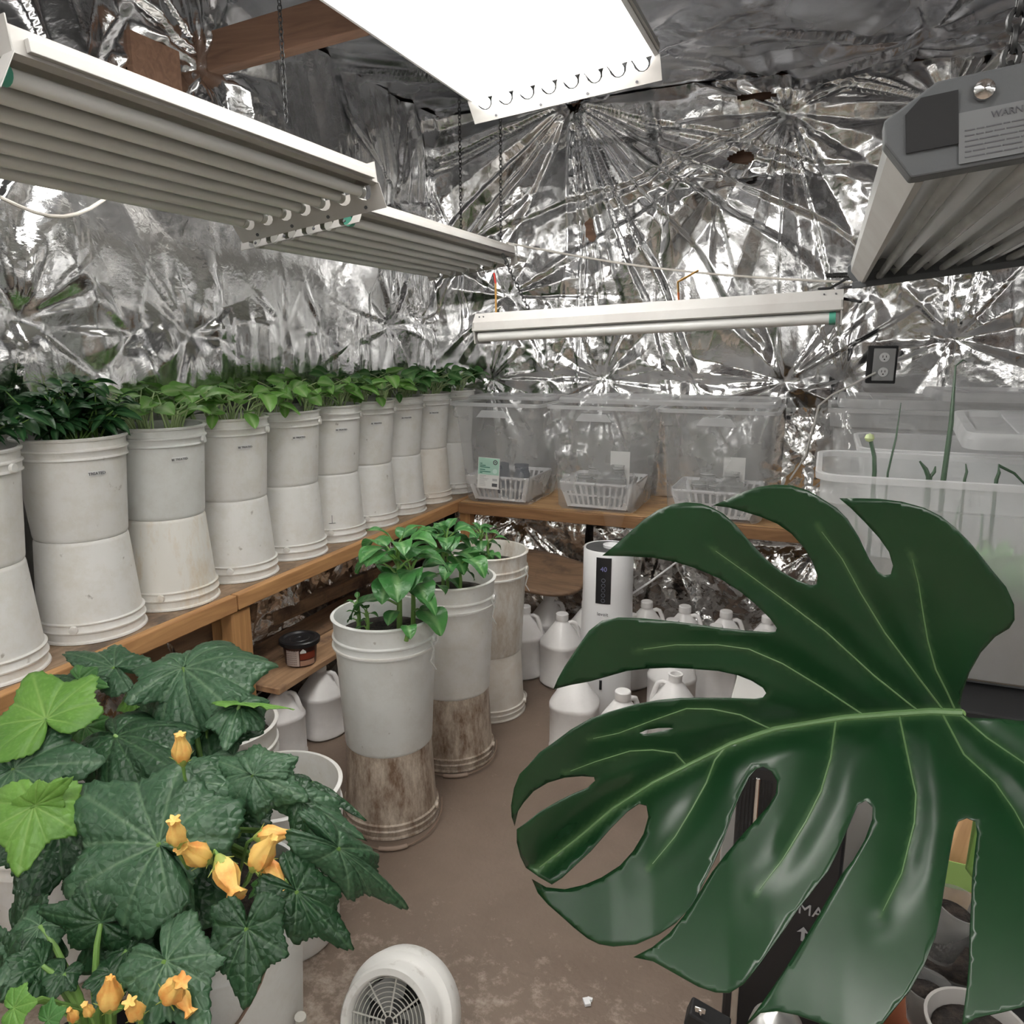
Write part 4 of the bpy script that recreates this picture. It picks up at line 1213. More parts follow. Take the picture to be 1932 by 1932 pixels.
# ------------------------------------------------------------------ humidifier
t = thing('humidifier', 'tall white tower humidifier with black control strip among the jugs', 'humidifier', (-0.620, 2.392, 0), (0, 0, 0))
HR, HH = 0.083, 0.598
mb = MB(); mb.lathe([(0, 0.0), (HR * 1.03, 0.0), (HR * 1.05, 0.01), (HR * 1.05, 0.28), (HR, 0.45), (HR, HH - 0.004), (HR - 0.002, HH), (HR - 0.006, HH - 0.004), (0, HH - 0.004)], 64)
mb.build('body', WPLAST, t, auto=30)
mb = MB(); mb.lathe([(HR * 1.003, 0.400), (HR * 1.006, 0.401), (HR * 1.003, 0.402)], 64); mb.build('seam', INK, t)
mb = MB(); mb.lathe([(HR - 0.007, HH - 0.005), (HR - 0.008, HH - 0.001), (0, HH - 0.001)], 48); mb.build('top_panel', BLACK, t)
mb = MB(); mb.lathe([(0.030, HH - 0.002), (0.031, HH + 0.008), (0.025, HH + 0.010), (0.022, HH + 0.003), (0, HH + 0.003)], 32, c=(0.012, 0.0, 0)); mb.build('mist_nozzle', WPLAST, t)
va = math.atan2(-2.392, 0.620)


def strip(R, a0, a1, z0, z1, off, m, name, par):
    mb = MB(); vs = []; fs = []; n = 10
    for k in range(n + 1):
        a = a0 + (a1 - a0) * k / n
        for zz in (z0, z1):
            vs.append(((R + off) * math.cos(a), (R + off) * math.sin(a), zz))
        for zz in (z0, z1):
            vs.append(((R - 0.003) * math.cos(a), (R - 0.003) * math.sin(a), zz))
    for k in range(n):
        b = 4 * k
        fs += [(b, b + 4, b + 5, b + 1), (b + 1, b + 5, b + 7, b + 3), (b, b + 2, b + 6, b + 4)]
    fs += [(0, 1, 3, 2), (4 * n, 4 * n + 2, 4 * n + 3, 4 * n + 1)]
    mb.add(vs, fs); return mb.build(name, m, par)


pn = strip(HR, va - 0.47, va + 0.12, 0.425, 0.580, 0.002, BLACK, 'control_panel', t)
HRb = HR * 1.04
c = Vector((math.cos(va - 0.17), math.sin(va - 0.17), 0)); ux = Vector((-c.y, c.x, 0))
BTN = mat('button_grey', (0.12, 0.13, 0.17), 0.5)
for k, zz in enumerate((0.505, 0.488, 0.472, 0.455, 0.437)):
    mb = MB(); pts = [c * (HR + 0.0032) + ux * 0.006 * math.cos(q) + Vector((0, 0, zz + 0.006 * math.sin(q))) for q in [j * PI / 6 for j in range(13)]]
    mb.tube(pts, 0.0009, 5, cap=False); mb.build('touch_button', BTN, pn)
text_mesh('40', 0.022, 'display_digits', mat('display_blue', (0.20, 0.20, 0.42), 0.4), pn, basis(ux, (0, 0, 1), c, c * (HR + 0.0028) + Vector((0, 0, 0.542))))
text_mesh('levoit', 0.0165, 'logo', INK, t, basis(ux, (0, 0, 1), c, c * (HR * 1.012 + 0.002) + Vector((0, 0, 0.390))))
mb = MB(); ck = c * (HR * 1.05 + 0.001); mb.tube([ck + Vector((0, 0, 0.128)), ck + Vector((0, 0, 0.160))], 0.0045, 10); mb.build('water_gauge', BLACK, t)
# its cord
mb = MB(); a = Vector((-0.56, 2.46, 0.415)); b = Vector((-0.40, 2.85, 0.50)); c2 = Vector((-0.2, 3.02, 0.62 - 0.09))
mb.tube([a, a.lerp(b, 0.3) + Vector((0, 0, -0.004)), a.lerp(b, 0.65), b, c2, Vector((0.0, 3.05, 0.5))], 0.0035, 8)
tag(mb.build('power_cord', WPLAST), 'white cord running from behind the humidifier to the right', 'cord')
# mist
mm, nt, b0, out = new_mat('mist')
nt.nodes.remove(b0)
vol = nt.nodes.new('ShaderNodeVolumePrincipled'); vol.inputs['Color'].default_value = (0.9, 0.9, 0.92, 1); vol.inputs['Density'].default_value = 2.2
nt.links.new(vol.outputs[0], out.inputs['Volume'])
mb = MB(); mb.lathe([(0, 0.612), (0.016, 0.612), (0.03, 0.68), (0.045, 0.74), (0.05, 0.80), (0.03, 0.84), (0, 0.85)], 20, c=(-0.606, 2.392, 0)); o = mb.build('mist_plume', mm)
tag(o, 'faint white mist plume rising from the humidifier', 'mist', kind='stuff')

# pail on the lower shelf
pp = (-1.455, 1.86, 0.273)
pp = (-1.462, 1.845, 0.273)
t = thing('food_tub', 'small brown-labelled tub with a black lid on the lower shelf plank', 'tub', pp)
mb = MB(); mb.lathe([(0, 0), (0.045, 0.0), (0.047, 0.004), (0.053, 0.072), (0.053, 0.076), (0, 0.076)], 40); mb.build('body', mat('tub_dark', (0.055, 0.02, 0.016), 0.35), t)
mb = MB(); mb.lathe([(0.054, 0.066), (0.0625, 0.068), (0.063, 0.080), (0.059, 0.083), (0.050, 0.083), (0.046, 0.078), (0.030, 0.078), (0.028, 0.080), (0.014, 0.080), (0.012, 0.077), (0, 0.077)], 48); mb.build('lid', BLACK, t, auto=30)
va2 = math.atan2(-pp[1], -pp[0])
lab_ = strip(0.0485, va2 - 0.95, va2 - 0.10, 0.006, 0.062, 0.003, mat('tub_label', (0.55, 0.47, 0.43), 0.5), 'label_panel', t)
strip(0.050, va2 - 0.05, va2 + 0.95, 0.026, 0.048, 0.0025, mat('tub_red', (0.22, 0.04, 0.02), 0.4), 'label_band', t)
strip(0.0485, va2 - 0.05, va2 + 0.9, 0.006, 0.022, 0.003, mat('tub_tan', (0.42, 0.24, 0.17), 0.5), 'label_foot', t)
tr = MB(); cc = Vector((math.cos(va2 + 0.14), math.sin(va2 + 0.14), 0)); uu = Vector((-cc.y, cc.x, 0))
tr.prism([(-0.009, -0.004), (0.009, -0.004), (0.009, 0.002), (0, 0.010), (-0.009, 0.002)], 0.001, basis(uu, (0, 0, 1), cc, cc * 0.0555 + Vector((0, 0, 0.053)))); tr.build('label_mark', PAPER, t, smooth=False)
fp = MB()
for k in range(7):
    a0_ = va2 - 0.88; cc = Vector((math.cos(va2 - 0.5), math.sin(va2 - 0.5), 0))
    for q in range(6):
        a_ = va2 - 0.85 + q * 0.115
        fp.box((0.0525 * math.cos(a_), 0.0525 * math.sin(a_), 0.055 - k * 0.007), (0.004, 0.004, 0.0012))
fp.build('fine_print', mat('faint_ink', (0.35, 0.28, 0.26), 0.8), lab_, smooth=False)


# ------------------------------------------------------------------ bins
def rr_loop(cx, cy, wx, wy, r, z, n=6):
    pts = []
    for (sx, sy, a0) in ((1, 1, 0), (-1, 1, 90), (-1, -1, 180), (1, -1, 270)):
        for k in range(n + 1):
            a = math.radians(a0 + 90 * k / n)
            pts.append((cx + sx * (wx / 2 - r) + r * math.cos(a), cy + sy * (wy / 2 - r) + r * math.sin(a), z))
    return pts


def skin_loops(mb, loops, close=False, capb=False, capt=False):
    n = len(loops[0]); vs = [p for l in loops for p in l]; fs = []
    m = len(loops)
    for i in range(m - 1 + (1 if close else 0)):
        j = (i + 1) % m
        for k in range(n):
            l = (k + 1) % n
            fs.append((i * n + k, i * n + l, j * n + l, j * n + k))
    if capb: fs.append(tuple(reversed(range(n))))
    if capt: fs.append(tuple(range((m - 1) * n, m * n)))
    mb.add(vs, fs)


def make_bin(label, loc, bw, bd_, tw, td, h, rot=0, m=BIN, tab=True, group='clear storage bins', r=0.035):
    t = thing('storage_bin', label, 'storage bin', loc, (0, 0, rot), group)
    L = []
    for a in (0, 0.03, 0.5, 0.84):
        q = a
        L.append(rr_loop(0, 0, bw + (tw - 0.03 - bw) * q + (0 if a else -0.02), bd_ + (td - 0.03 - bd_) * q + (0 if a else -0.02), r, h * a))
    L.append(rr_loop(0, 0, tw - 0.016, td - 0.016, r, h * 0.855))
    L.append(rr_loop(0, 0, tw - 0.012, td - 0.012, r, h * 0.97))
    mb = MB(); skin_loops(mb, L, capb=True)
    mb.build('tub', m, t, auto=30)
    mb = MB(); skin_loops(mb, [rr_loop(0, 0, tw - 0.012, td - 0.012, r, h * 0.965), rr_loop(0, 0, tw + 0.006, td + 0.006, r, h * 0.965), rr_loop(0, 0, tw + 0.008, td + 0.008, r, h * 0.995),
                               rr_loop(0, 0, tw, td, r, h), rr_loop(0, 0, tw - 0.016, td - 0.016, r, h * 0.995)], close=True)
    mb.build('rim', BINRIM, t, auto=30)
    if tab:
        mb = MB(); y_ = -(td - 0.012) / 2 - 0.004
        mb.prism([(-0.075, 0.86 * h), (-0.05, 0.93 * h), (0.05, 0.93 * h), (0.075, 0.86 * h)], 0.006, Matrix.Translation((0, y_ + 0.003, 0)) @ basis((1, 0, 0), (0, 0, 1), (0, -1, 0)))
        mb.build('handle_tab', BINRIM, t, smooth=False, bevel=0.001)
    return t


def make_basket(label, loc, w_, d_, h, group='white plastic baskets'):
    t = thing('slotted_basket', label, 'basket', loc, (0, 0, 0), group)
    mb = MB()
    for z_, k in ((h, 1.0), (h * 0.03, 0.80)):
        skin_loops(mb, [rr_loop(0, 0, w_ * k, d_ * k, 0.02, z_ - 0.004), rr_loop(0, 0, w_ * k + 0.008, d_ * k + 0.008, 0.02, z_ - 0.004), rr_loop(0, 0, w_ * k + 0.008, d_ * k + 0.008, 0.02, z_ + 0.004), rr_loop(0, 0, w_ * k, d_ * k, 0.02, z_ + 0.004)], close=True)
    # band between the two slot rows
    for z0, z1 in ((0.46, 0.54), (0.90, 1.0), (0.0, 0.10)):
        k0, k1 = 0.80 + 0.2 * z0, 0.80 + 0.2 * z1
        skin_loops(mb, [rr_loop(0, 0, w_ * k0, d_ * k0, 0.02, h * z0), rr_loop(0, 0, w_ * k1, d_ * k1, 0.02, h * z1)])
    nb = 11
    for s in (-1, 1):
        for k in range(nb + 1):
            a = (k / nb - 0.5)
            mb.beam((a * w_ * 0.76, s * d_ * 0.40, 0), (a * w_ * 0.95, s * d_ * 0.5, h), 0.009 if 0 < k < nb else 0.02, 0.002, up=(0, 1, 0))
        for k in range(nb + 4):
            a = (k / (nb + 3) - 0.5)
            mb.beam((s * w_ * 0.40, a * d_ * 0.76, 0), (s * w_ * 0.5, a * d_ * 0.95, h), 0.002, 0.009, up=(0, 1, 0))
    L = rr_loop(0, 0, w_ * 0.8, d_ * 0.8, 0.02, 0.001); mb.add(L, [tuple(range(len(L)))])
    mb.build('basket_body', WPLAST, t, smooth=False)
    return t


def make_jar(label, loc, r=0.036, h=0.085, m=GLASS, group='glass jars', name='glass_jar', dark=None):
    t = thing(name, label, 'jar', loc, (0, 0, 0), group)
    mb = MB(); mb.lathe([(0, 0.003), (r * 0.9, 0.0), (r, 0.006), (r, h * 0.68), (r * 0.78, h * 0.82), (r * 0.78, h * 0.97), (r * 0.83, h * 0.98), (r * 0.83, h), (r * 0.74, h)], 28); mb.build('body', m, t)
    mb = MB()
    for z_ in (0.86, 0.92):
        mb.lathe([(r * 0.79, h * z_ - 0.001), (r * 0.84, h * z_), (r * 0.79, h * z_ + 0.001)], 28)
    mb.build('neck_ring', mat('jar_ring', (0.70, 0.71, 0.70), 0.2) if m is GLASS else m, t)
    return t


zb = BZ + 0.002
binpos = [(-1.275, 'leftmost tall clear bin, tagged with a mint and white card'), (-0.840, 'middle tall clear bin holding a basket of jars'), (-0.365, 'right tall clear bin, partly behind the big leaf')]
for k, (bx_, lb) in enumerate(binpos):
    make_bin(lb, (bx_, 3.165, zb), (0.30, 0.33, 0.36)[k], 0.35, (0.41, 0.40, 0.44)[k], 0.45, 0.435)
    make_basket('white slotted basket inside the ' + lb.split(',')[0].split(' holding')[0], (bx_, 3.14, zb + 0.010), (0.285, 0.305, 0.33)[k], 0.30, 0.105)
    for j, (jx, jy) in enumerate(((-0.072, -0.05), (0.0, -0.06), (0.072, -0.045), (-0.05, 0.045), (0.045, 0.045))):
        if k == 0:
            if j < 2: continue
            make_jar('small dark blue-grey pot in the basket of the leftmost bin', (bx_ + jx, 3.13 + jy, zb + 0.013), r=0.034, h=0.135 if j != 2 else 0.15, m=mat('blue_grey_pot', (0.10, 0.12, 0.16), 0.5), group='dark pots in the leftmost bin', name='dark_pot')
        else:
            make_jar('empty clear jar with a threaded neck in the basket of the ' + ('middle bin' if k == 1 else 'right bin'), (bx_ + jx, 3.13 + jy, zb + 0.013), r=0.038, h=0.125 if j < 3 else 0.155, group='glass jars in the ' + ('middle bin' if k == 1 else 'right bin'))
    if k:
        mb = MB(); mb.box((bx_ + 0.05 + 0.0 * k, 3.20, zb + 0.15), (0.085, 0.004, 0.15)); tag(mb.build('paper_card', PAPER, smooth=False), 'pale paper card standing inside the ' + ('middle bin' if k == 1 else 'right bin'), 'card')
# tag card on the first bin
ct = ony(901, 865, 2.955); cb_ = ony(950, 921, 2.975)
cw, chh = 0.100, 0.132
t = thing('tag_card', 'mint and white printed card on the front of the leftmost bin', 'card', (-1.305, 2.965, zb + 0.135), (-0.07, 0.03, 0))
mb = MB(); mb.box((0, 0, 0), (cw, 0.002, chh)); mb.build('card', PAPER, t, smooth=False)
mb = MB(); mb.box((0, -0.0013, chh * 0.22), (cw * 0.96, 0.001, chh * 0.54)); mb.build('mint_panel', MINT, t, smooth=False)
mb = MB()
for q, rr_ in ((0, 0.0095),):
    mb.lathe([(0.0065, 0), (0.0105, 0), (0.0105, 0.0008), (0.0065, 0.0008)], 24, closed=True, M=Matrix.Translation((0.030, -0.002, 0.048)) @ Matrix.Rotation(PI / 2, 4, 'X'))
mb.lathe([(0.003, 0), (0.003, 0.0008), (0, 0.0008)], 12, M=Matrix.Translation((0.030, -0.002, 0.048)) @ Matrix.Rotation(PI / 2, 4, 'X'))
mb.box((0.031, -0.002, -0.049), (0.024, 0.001, 0.014))
mb.build('round_mark', INK, t)
mb = MB(); mb.lathe([(0.0105, 0), (0.0105, 0.0008), (0, 0.0008)], 24, M=Matrix.Translation((0.030, -0.002, 0.010)) @ Matrix.Rotation(PI / 2, 4, 'X')); mb.build('pale_disc', mat('pale_mint', (0.66, 0.85, 0.77), 0.6), t)
mb = MB()
for k, (wl, zz) in enumerate(((0.010, .04), (0.026, .032), (0.046, .025), (0.024, .014), (0.050, .006), (0.012, 0.0))):
    mb.box((-0.040 + wl / 2, -0.0022, zz), (wl, 0.0008, 0.0035))
mb.build('dark_print', mat('green_ink', (0.06, 0.22, 0.16), 0.7), t, smooth=False)
mb = MB()
for k in range(8):
    wl = rnd.uniform(0.02, 0.045); mb.box((-0.040 + wl / 2, -0.0012, -0.012 - k * 0.006), (wl, 0.0008, 0.0018))
mb.box((0.031, -0.0012, -0.027), (0.022, 0.0008, 0.010))
mb.build('fine_print', mat('light_ink', (0.5, 0.5, 0.5), 0.7), t, smooth=False)


def lid(label, loc, w_, d_, rot=(0, 0, 0), h=0.03, group='clear bin lids'):
    t = thing('bin_lid', label, 'lid', loc, rot, group)
    mb = MB(); skin_loops(mb, [rr_loop(0, 0, w_, d_, 0.04, 0), rr_loop(0, 0, w_, d_, 0.04, h * 0.6), rr_loop(0, 0, w_ - 0.012, d_ - 0.012, 0.04, h), rr_loop(0, 0, w_ - 0.05, d_ - 0.05, 0.035, h), rr_loop(0, 0, w_ - 0.065, d_ - 0.065, 0.03, h * 0.6)], capt=True)
    mb.build('cover', BINRIM, t, auto=30)
    for q in (-0.3, 0.0, 0.3):
        mb = MB(); mb.box((q * w_, 0, h * 0.8), (0.05, d_ - 0.09, 0.004)); mb.build('ridge', BINRIM, t, smooth=False)
    return t


lid('clear lid lying across the middle and right tall bins', (-0.60, 3.24, zb + 0.437), 0.88, 0.33, (0.01, 0, 0), 0.022)
lid('clear lid behind the leftmost tall bin rim', (-1.28, 3.26, zb + 0.437), 0.40, 0.28, (0.0, 0, 0), 0.014)
# bins to the right
make_bin('plain clear bin at the back right beneath the wall outlet', (0.38, 3.17, zb), 0.62, 0.38, 0.72, 0.46, 0.455, tab=False, m=BIN2)
lid('clear lid on the back right bin below the outlet', (0.40, 3.17, zb + 0.457), 0.70, 0.45, (0.0, 0, 0), 0.03)
lid('clear lid overhanging right on top of the back right lid', (0.68, 3.10, zb + 0.49), 0.66, 0.42, (0.0, 0, 0.05), 0.03)
# near bin
ZN = 0.60
make_bin('nearest large milky bin with onion shoots and greens, behind the leaf', (0.43, 1.78, ZN), 0.70, 0.30, 0.86, 0.385, 0.405, tab=False, m=BIN2, group='milky bins on the black rack', r=0.05)
make_bin('second milky bin directly behind the nearest one', (0.50, 2.22, ZN), 0.70, 0.30, 0.82, 0.385, 0.405, tab=False, m=BIN2, group='milky bins on the black rack', r=0.05)
lid('milky lid tilted over the second bin at far right', (0.63, 2.08, 1.045), 0.66, 0.42, (0.05, -0.02, -0.06), 0.035)
# contents
tag(MB().box((0.43, 1.78, ZN + 0.085), (0.70, 0.298, 0.155)).build('potting_soil', mat('bin_soil', (0.10, 0.08, 0.06), 0.9), smooth=False), 'dark soil layer in the bottom of the nearest milky bin', 'soil', kind='stuff')
rs = random.Random(5)
sh_ = [((1650, 890), (1643, 832), 0.0045, 1, 'onion shoot topped with a round pale bud'), ((1780, 905), (1803, 690), 0.0055, 0, 'tallest onion shoot curling at its tip'),
       ((1675, 892), (1700, 760), 0.0022, 0, 'thin grey shoot right of the budded one'), ((1752, 900), (1735, 870), 0.005, 0, 'short dark cut shoot leaning left'), ((1755, 900), (1765, 880), 0.004, 0, 'short shoot leaning right beside the dark cut one'),
       ((1820, 905), (1822, 875), 0.003, 0, 'short bent shoot right of the tallest one'), ((1880, 905), (1884, 878), 0.004, 2, 'shoot bent over to the right near the picture edge')]
for (b0_, t0_, r_, kd, lb) in sh_:
    pb_ = dep(b0_[0], b0_[1], 1.60); ptp = dep(t0_[0], t0_[1], 1.60)
    root = Vector((pb_.x, pb_.y, ZN + 0.08))
    t = thing('onion_shoot', lb, 'shoot', root, (0, 0, 0), 'onion shoots')
    mid = pb_ - root; tp = ptp - root
    pts = [Vector((0, 0, 0)), mid * 0.5 + Vector((0.004, 0, 0)), mid, mid.lerp(tp, 0.5) + Vector((0.003, 0, 0)), tp]
    rd = [r_, r_, r_, r_ * 0.9, r_ * (0.9 if kd else 0.35)]
    if lb.startswith('tallest'):
        pts += [tp + Vector((0.012, 0, 0.012)), tp + Vector((0.02, 0, 0.008))]; rd += [0.0018, 0.0008]
    if kd == 2:
        pts += [tp + Vector((0.03, 0, -0.015)), tp + Vector((0.06, 0, -0.045))]; rd += [r_ * 0.7, r_ * 0.4]
    mb = MB(); mb.tube(pts, rd, 8); mb.build('shoot', SCAL, t)
    if kd == 1:
        mb = MB(); mb.lathe([(0, -0.009), (0.007, -0.006), (0.010, 0), (0.007, 0.007), (0, 0.010)], 14, c=tp + Vector((-0.003, 0, 0.006))); mb.build('bud', mat('bud_green', (0.50, 0.58, 0.30), 0.5), t)
for k in range(9):
    x_ = 0.24 + 0.05 * k + rs.uniform(-0.01, 0.01); y_ = 1.665 + rs.uniform(-0.015, 0.06)
    t = thing('lettuce_plant', 'pale green lettuce growing inside the nearest milky bin', 'plant', (x_, y_, ZN + 0.155), (0, 0, 0), 'lettuces in the nearest milky bin')
    lf = MB()
    for q in range(7):
        a = q * 0.9 + rs.uniform(-0.2, 0.2)
        blade(lf, (0, 0, 0), (math.cos(a), math.sin(a), 1.3), (-math.cos(a), -math.sin(a), 0.6), rs.uniform(0.08, 0.12), 0.036, bend=-0.7, fold=0.2, shape=ovate, wav=0.25)
    lf.build('foliage', LETT, t, auto=180)
    for q in range(2):
        pass
for k in range(8):
    x_ = 0.10 + 0.075 * k; y_ = 1.70 + 0.02 * (k % 3)
    mb = MB(); mb.tube([(0, 0, 0), (0.01 * (k % 3 - 1), 0.0, 0.12), (0.02 * (k % 3 - 1), 0, 0.25)], [0.0045, 0.004, 0.002], 7)
    o = mb.build('onion_shoot', mat('shoot_inside', (0.09, 0.17, 0.10), 0.5), loc=(x_, y_, ZN + 0.08)); tag(o, 'upright grey-green shoot seen through the milky bin wall', 'shoot', 'shoots inside the nearest milky bin')
mb = MB(); a = dep(0, 1238, 2.0); b = dep(42, 1290, 1.9); mb.tube([a + (a - b) * 2, a, b, b + Vector((0.01, 0, -0.12))], 0.0025, 6)
tag(mb.build('black_rod', BLACKM), 'thin black rod in front of the cut-off bucket stack at the left edge', 'rod')
# black rack under them
t = thing('plant_rack', 'black rack under the milky bins at right', 'rack', (0.62, 2.0, 0))
mb = MB(); mb.box((0, 0, ZN - 0.035), (1.12, 0.98, 0.06)); mb.build('shelf', BLACKM, t, smooth=False, bevel=0.004)
for sx in (-1, 1):
    for sy in (-1, 1):
        mb = MB(); mb.box((sx * 0.53, sy * 0.46, (ZN - 0.065) / 2), (0.035, 0.035, ZN - 0.065)); mb.build('leg', BLACKM, t, smooth=False)

# wall outlet
pw = ony(1664, 688, YF - 0.10)
t = thing('wall_outlet', 'double electrical outlet in a black box on the far wall', 'outlet', pw, (0, 0, 0.0))
mb = MB(); mb.box((0, 0.05, 0), (0.105, 0.10, 0.145)); mb.build('box', BLACKM, t, smooth=False, bevel=0.004)
mb = MB(); mb.box((0.006, -0.004, 0), (0.078, 0.006, 0.124)); mb.build('cover_plate', mat('steel_plate', (0.30, 0.30, 0.30), 0.4, metal=0.5), t, smooth=False, bevel=0.003)
for zz in (-0.028, 0.028):
    mb = MB(); mb.lathe([(0.0185, 0), (0.0175, 0.005), (0, 0.005)], 24, M=Matrix.Translation((0.006, -0.007, zz)) @ Matrix.Rotation(PI / 2, 4, 'X')); s_ = mb.build('socket', mat('outlet_grey', (0.55, 0.55, 0.55), 0.4), t)
    mb = MB(); mb.box((0.0, -0.0125, zz + 0.003), (0.0025, 0.001, 0.009)); mb.box((0.012, -0.0125, zz + 0.003), (0.0025, 0.001, 0.008)); mb.box((0.006, -0.0125, zz - 0.008), (0.005, 0.001, 0.005)); mb.build('slots', BLACKM, s_, smooth=False)
mb = MB(); q0 = pw + Vector((-0.02, -0.012, -0.03)); mb.tube([q0, ony(1600, 730, YF - 0.13), ony(1570, 745, YF - 0.16), ony(1545, 765, YF - 0.19), ony(1520, 860, YF - 0.2), ony(1490, 905, YF - 0.25)], 0.004, 8)
tag(mb.build('power_cord', mat('clear_cord', (0.6, 0.58, 0.55), 0.4)), 'pale cord dropping from the wall outlet beside the right tall bin', 'cord')
# torn foil flap with wood behind it between bins
o = sheet('foil_sheet', (-0.135, 3.30, BZ + 0.01), (1, 0, 0), (0, 0, 1), 0.25, 0.42, 0.006, FOIL_W, [(0.2, 0.4, 0.2, 0.03, 20, 0)], 71, 0.9)
tag(o, 'small crumpled foil flap between the right tall bin and the back right bin', 'foil sheet')


# ------------------------------------------------------------------ fan
FC = dep(738, 1925, 1.30)
t = thing('floor_fan', 'round white dusty floor fan at the bottom edge, grille towards the viewer', 'fan', FC)
ax = Vector((0.05, -0.72, 0.42)).normalized()
Mf = ax.to_track_quat('Z', 'Y').to_matrix().to_4x4()
mb = MB(); mb.lathe([(0.075, -0.075), (0.098, -0.072), (0.104, -0.062), (0.104, -0.034), (0.100, -0.026), (0.090, -0.022), (0.086, -0.016), (0.086, 0.018), (0.082, 0.024), (0.072, 0.024), (0.069, 0.019), (0.069, -0.06)], 72, closed=True, M=Mf); mb.build('housing', DUSTY, t, auto=35)
gm = MB()
for k in range(9):
    rr_ = 0.008 + 0.0072 * k
    gm.lathe([(rr_ - 0.0007, 0.008), (rr_ + 0.0007, 0.008), (rr_ + 0.0007, 0.0095), (rr_ - 0.0007, 0.0095)], 40, closed=True, M=Mf)
for k in range(8):
    a = k * PI / 4
    gm.tube([Mf @ Vector((0.008 * math.cos(a), 0.008 * math.sin(a), 0.010)), Mf @ Vector((0.069 * math.cos(a), 0.069 * math.sin(a), 0.010))], 0.0016, 6)
gm.build('grille', mat('dusty_grille', (0.55, 0.54, 0.50), 0.6), t)
bl = MB()
for k in range(3):
    a0 = k * 2 * PI / 3; vs = []
    for i in range(5):
        for j in range(5):
            rr_ = 0.012 + 0.050 * i / 4; a = a0 + (j / 4 - 0.5) * 1.3
            vs.append(Mf @ Vector((rr_ * math.cos(a), rr_ * math.sin(a), -0.020 + 0.018 * (j / 4 - 0.5))))
    bl.add(vs, [(i * 5 + j, i * 5 + j + 1, i * 5 + j + 6, i * 5 + j + 5) for i in range(4) for j in range(4)])
bl.build('blades', mat('grey_blade', (0.30, 0.30, 0.29), 0.5), t)
mb = MB(); mb.lathe([(0, -0.07), (0.074, -0.07), (0.030, -0.06), (0.026, -0.02), (0, -0.02)], 24, M=Mf); mb.build('motor', mat('dark_motor', (0.06, 0.06, 0.06), 0.6), t)
hz = FC.z
mb = MB(); mb.box((0.0, 0.03, -hz + 0.010), (0.15, 0.12, 0.02)); mb.beam((0.07, 0.03, -hz + 0.015), Mf @ Vector((0.103, 0, -0.05)), 0.02, 0.010); mb.beam((-0.07, 0.03, -hz + 0.015), Mf @ Vector((-0.103, 0, -0.05)), 0.02, 0.010); mb.build('stand', DUSTY, t, smooth=False, bevel=0.003)


# ------------------------------------------------------------------ squash plants
def squash_leaf(A, T, wf=0.75, up=(0, -0.3, 1), roll=0.0, droop=0.35, cup=0.10, lobes=0.16, seed=0):
    """A = where the stalk joins, T = tip; both world points. Returns verts, faces, vein attr"""
    A = Vector(A); T = Vector(T); d = T - A; L = d.length; d.normalize()
    n = Vector(up); n = n - d * n.dot(d); n.normalize()
    if roll: n = Matrix.Rotation(roll, 3, d) @ n
    s = d.cross(n)
    rs = random.Random(seed)
    NR, NA = 20, 150
    vs = []; at = []; fs = []
    ph = rs.uniform(0, 6)
    vang = [-2.45, -1.75, -1.05, -0.5, 0, 0.5, 1.05, 1.75, 2.45]
    sk = [rs.uniform(0.85, 1.15) for _ in range(5)]
    def radius(t):
        r_ = 0.56
        for L0, amp_, wd, q_ in ((0.0, 0.44, 0.36, 0), (1.02, 0.26, 0.32, 1), (-1.02, 0.26, 0.32, 2), (2.02, 0.16, 0.34, 3), (-2.02, 0.16, 0.34, 4)):
            r_ += amp_ * (sk[q_] if q_ else 1) * math.exp(-abs((t - L0) / wd) ** 1.5) * (1 + lobes)
        sinus = 1 - 0.75 * math.exp(-((PI - abs(t)) / 0.30) ** 2)
        f1 = (t * 7.3 + ph) % 1; f2 = (t * 19 + ph * 2) % 1
        return r_ * sinus * (1 + 0.055 * (0.5 - f1) + 0.035 * (0.5 - f2))
    for i in range(NR + 1):
        q = i / NR
        for k in range(NA):
            t_ = -PI + 2 * PI * k / NA
            r = radius(t_) * q * L
            x_ = r * math.cos(t_); y_ = r * math.sin(t_) * wf * 1.0
            dv = min(abs(t_ - a) * q * 1.0 for a in vang) if q > 0.04 else 0
            vein = 0.85 * math.exp(-(dv / 0.016) ** 2) * min(1, 1.25 - q * 0.7)
            # side veins
            near = min(vang, key=lambda a: abs(t_ - a)); da = abs(t_ - near) * q
            sv = ((q - da * 0.9) * 7.5) % 1
            side = math.exp(-((sv - 0.5) / 0.09) ** 2) * 0.38 if q > 0.15 and da < 0.5 else 0
            vein = max(vein, side * (1 - 0.3 * q))
            z_ = cup * L * (math.sin(q * 2.2)) * 0.5 - droop * L * q * q * 0.5
            z_ += -0.020 * L * math.exp(-(dv / 0.06) ** 2) * 1.2 + 0.020 * L * math.sin(t_ * 4 + ph) * q * q + 0.012 * L * math.sin(t_ * 9 + ph * 2) * q * q * q
            z_ += -0.022 * L * side
            z_ -= 0.25 * L * max(0, abs(y_ / L) - 0.25) ** 2 * 4 * droop
            vs.append(A + d * x_ + s * y_ + n * z_); at.append(min(1, vein))
    for i in range(NR):
        for k in range(NA - 1):
            a = i * NA + k; fs.append((a, a + 1, a + NA + 1, a + NA))
    return vs, fs, at


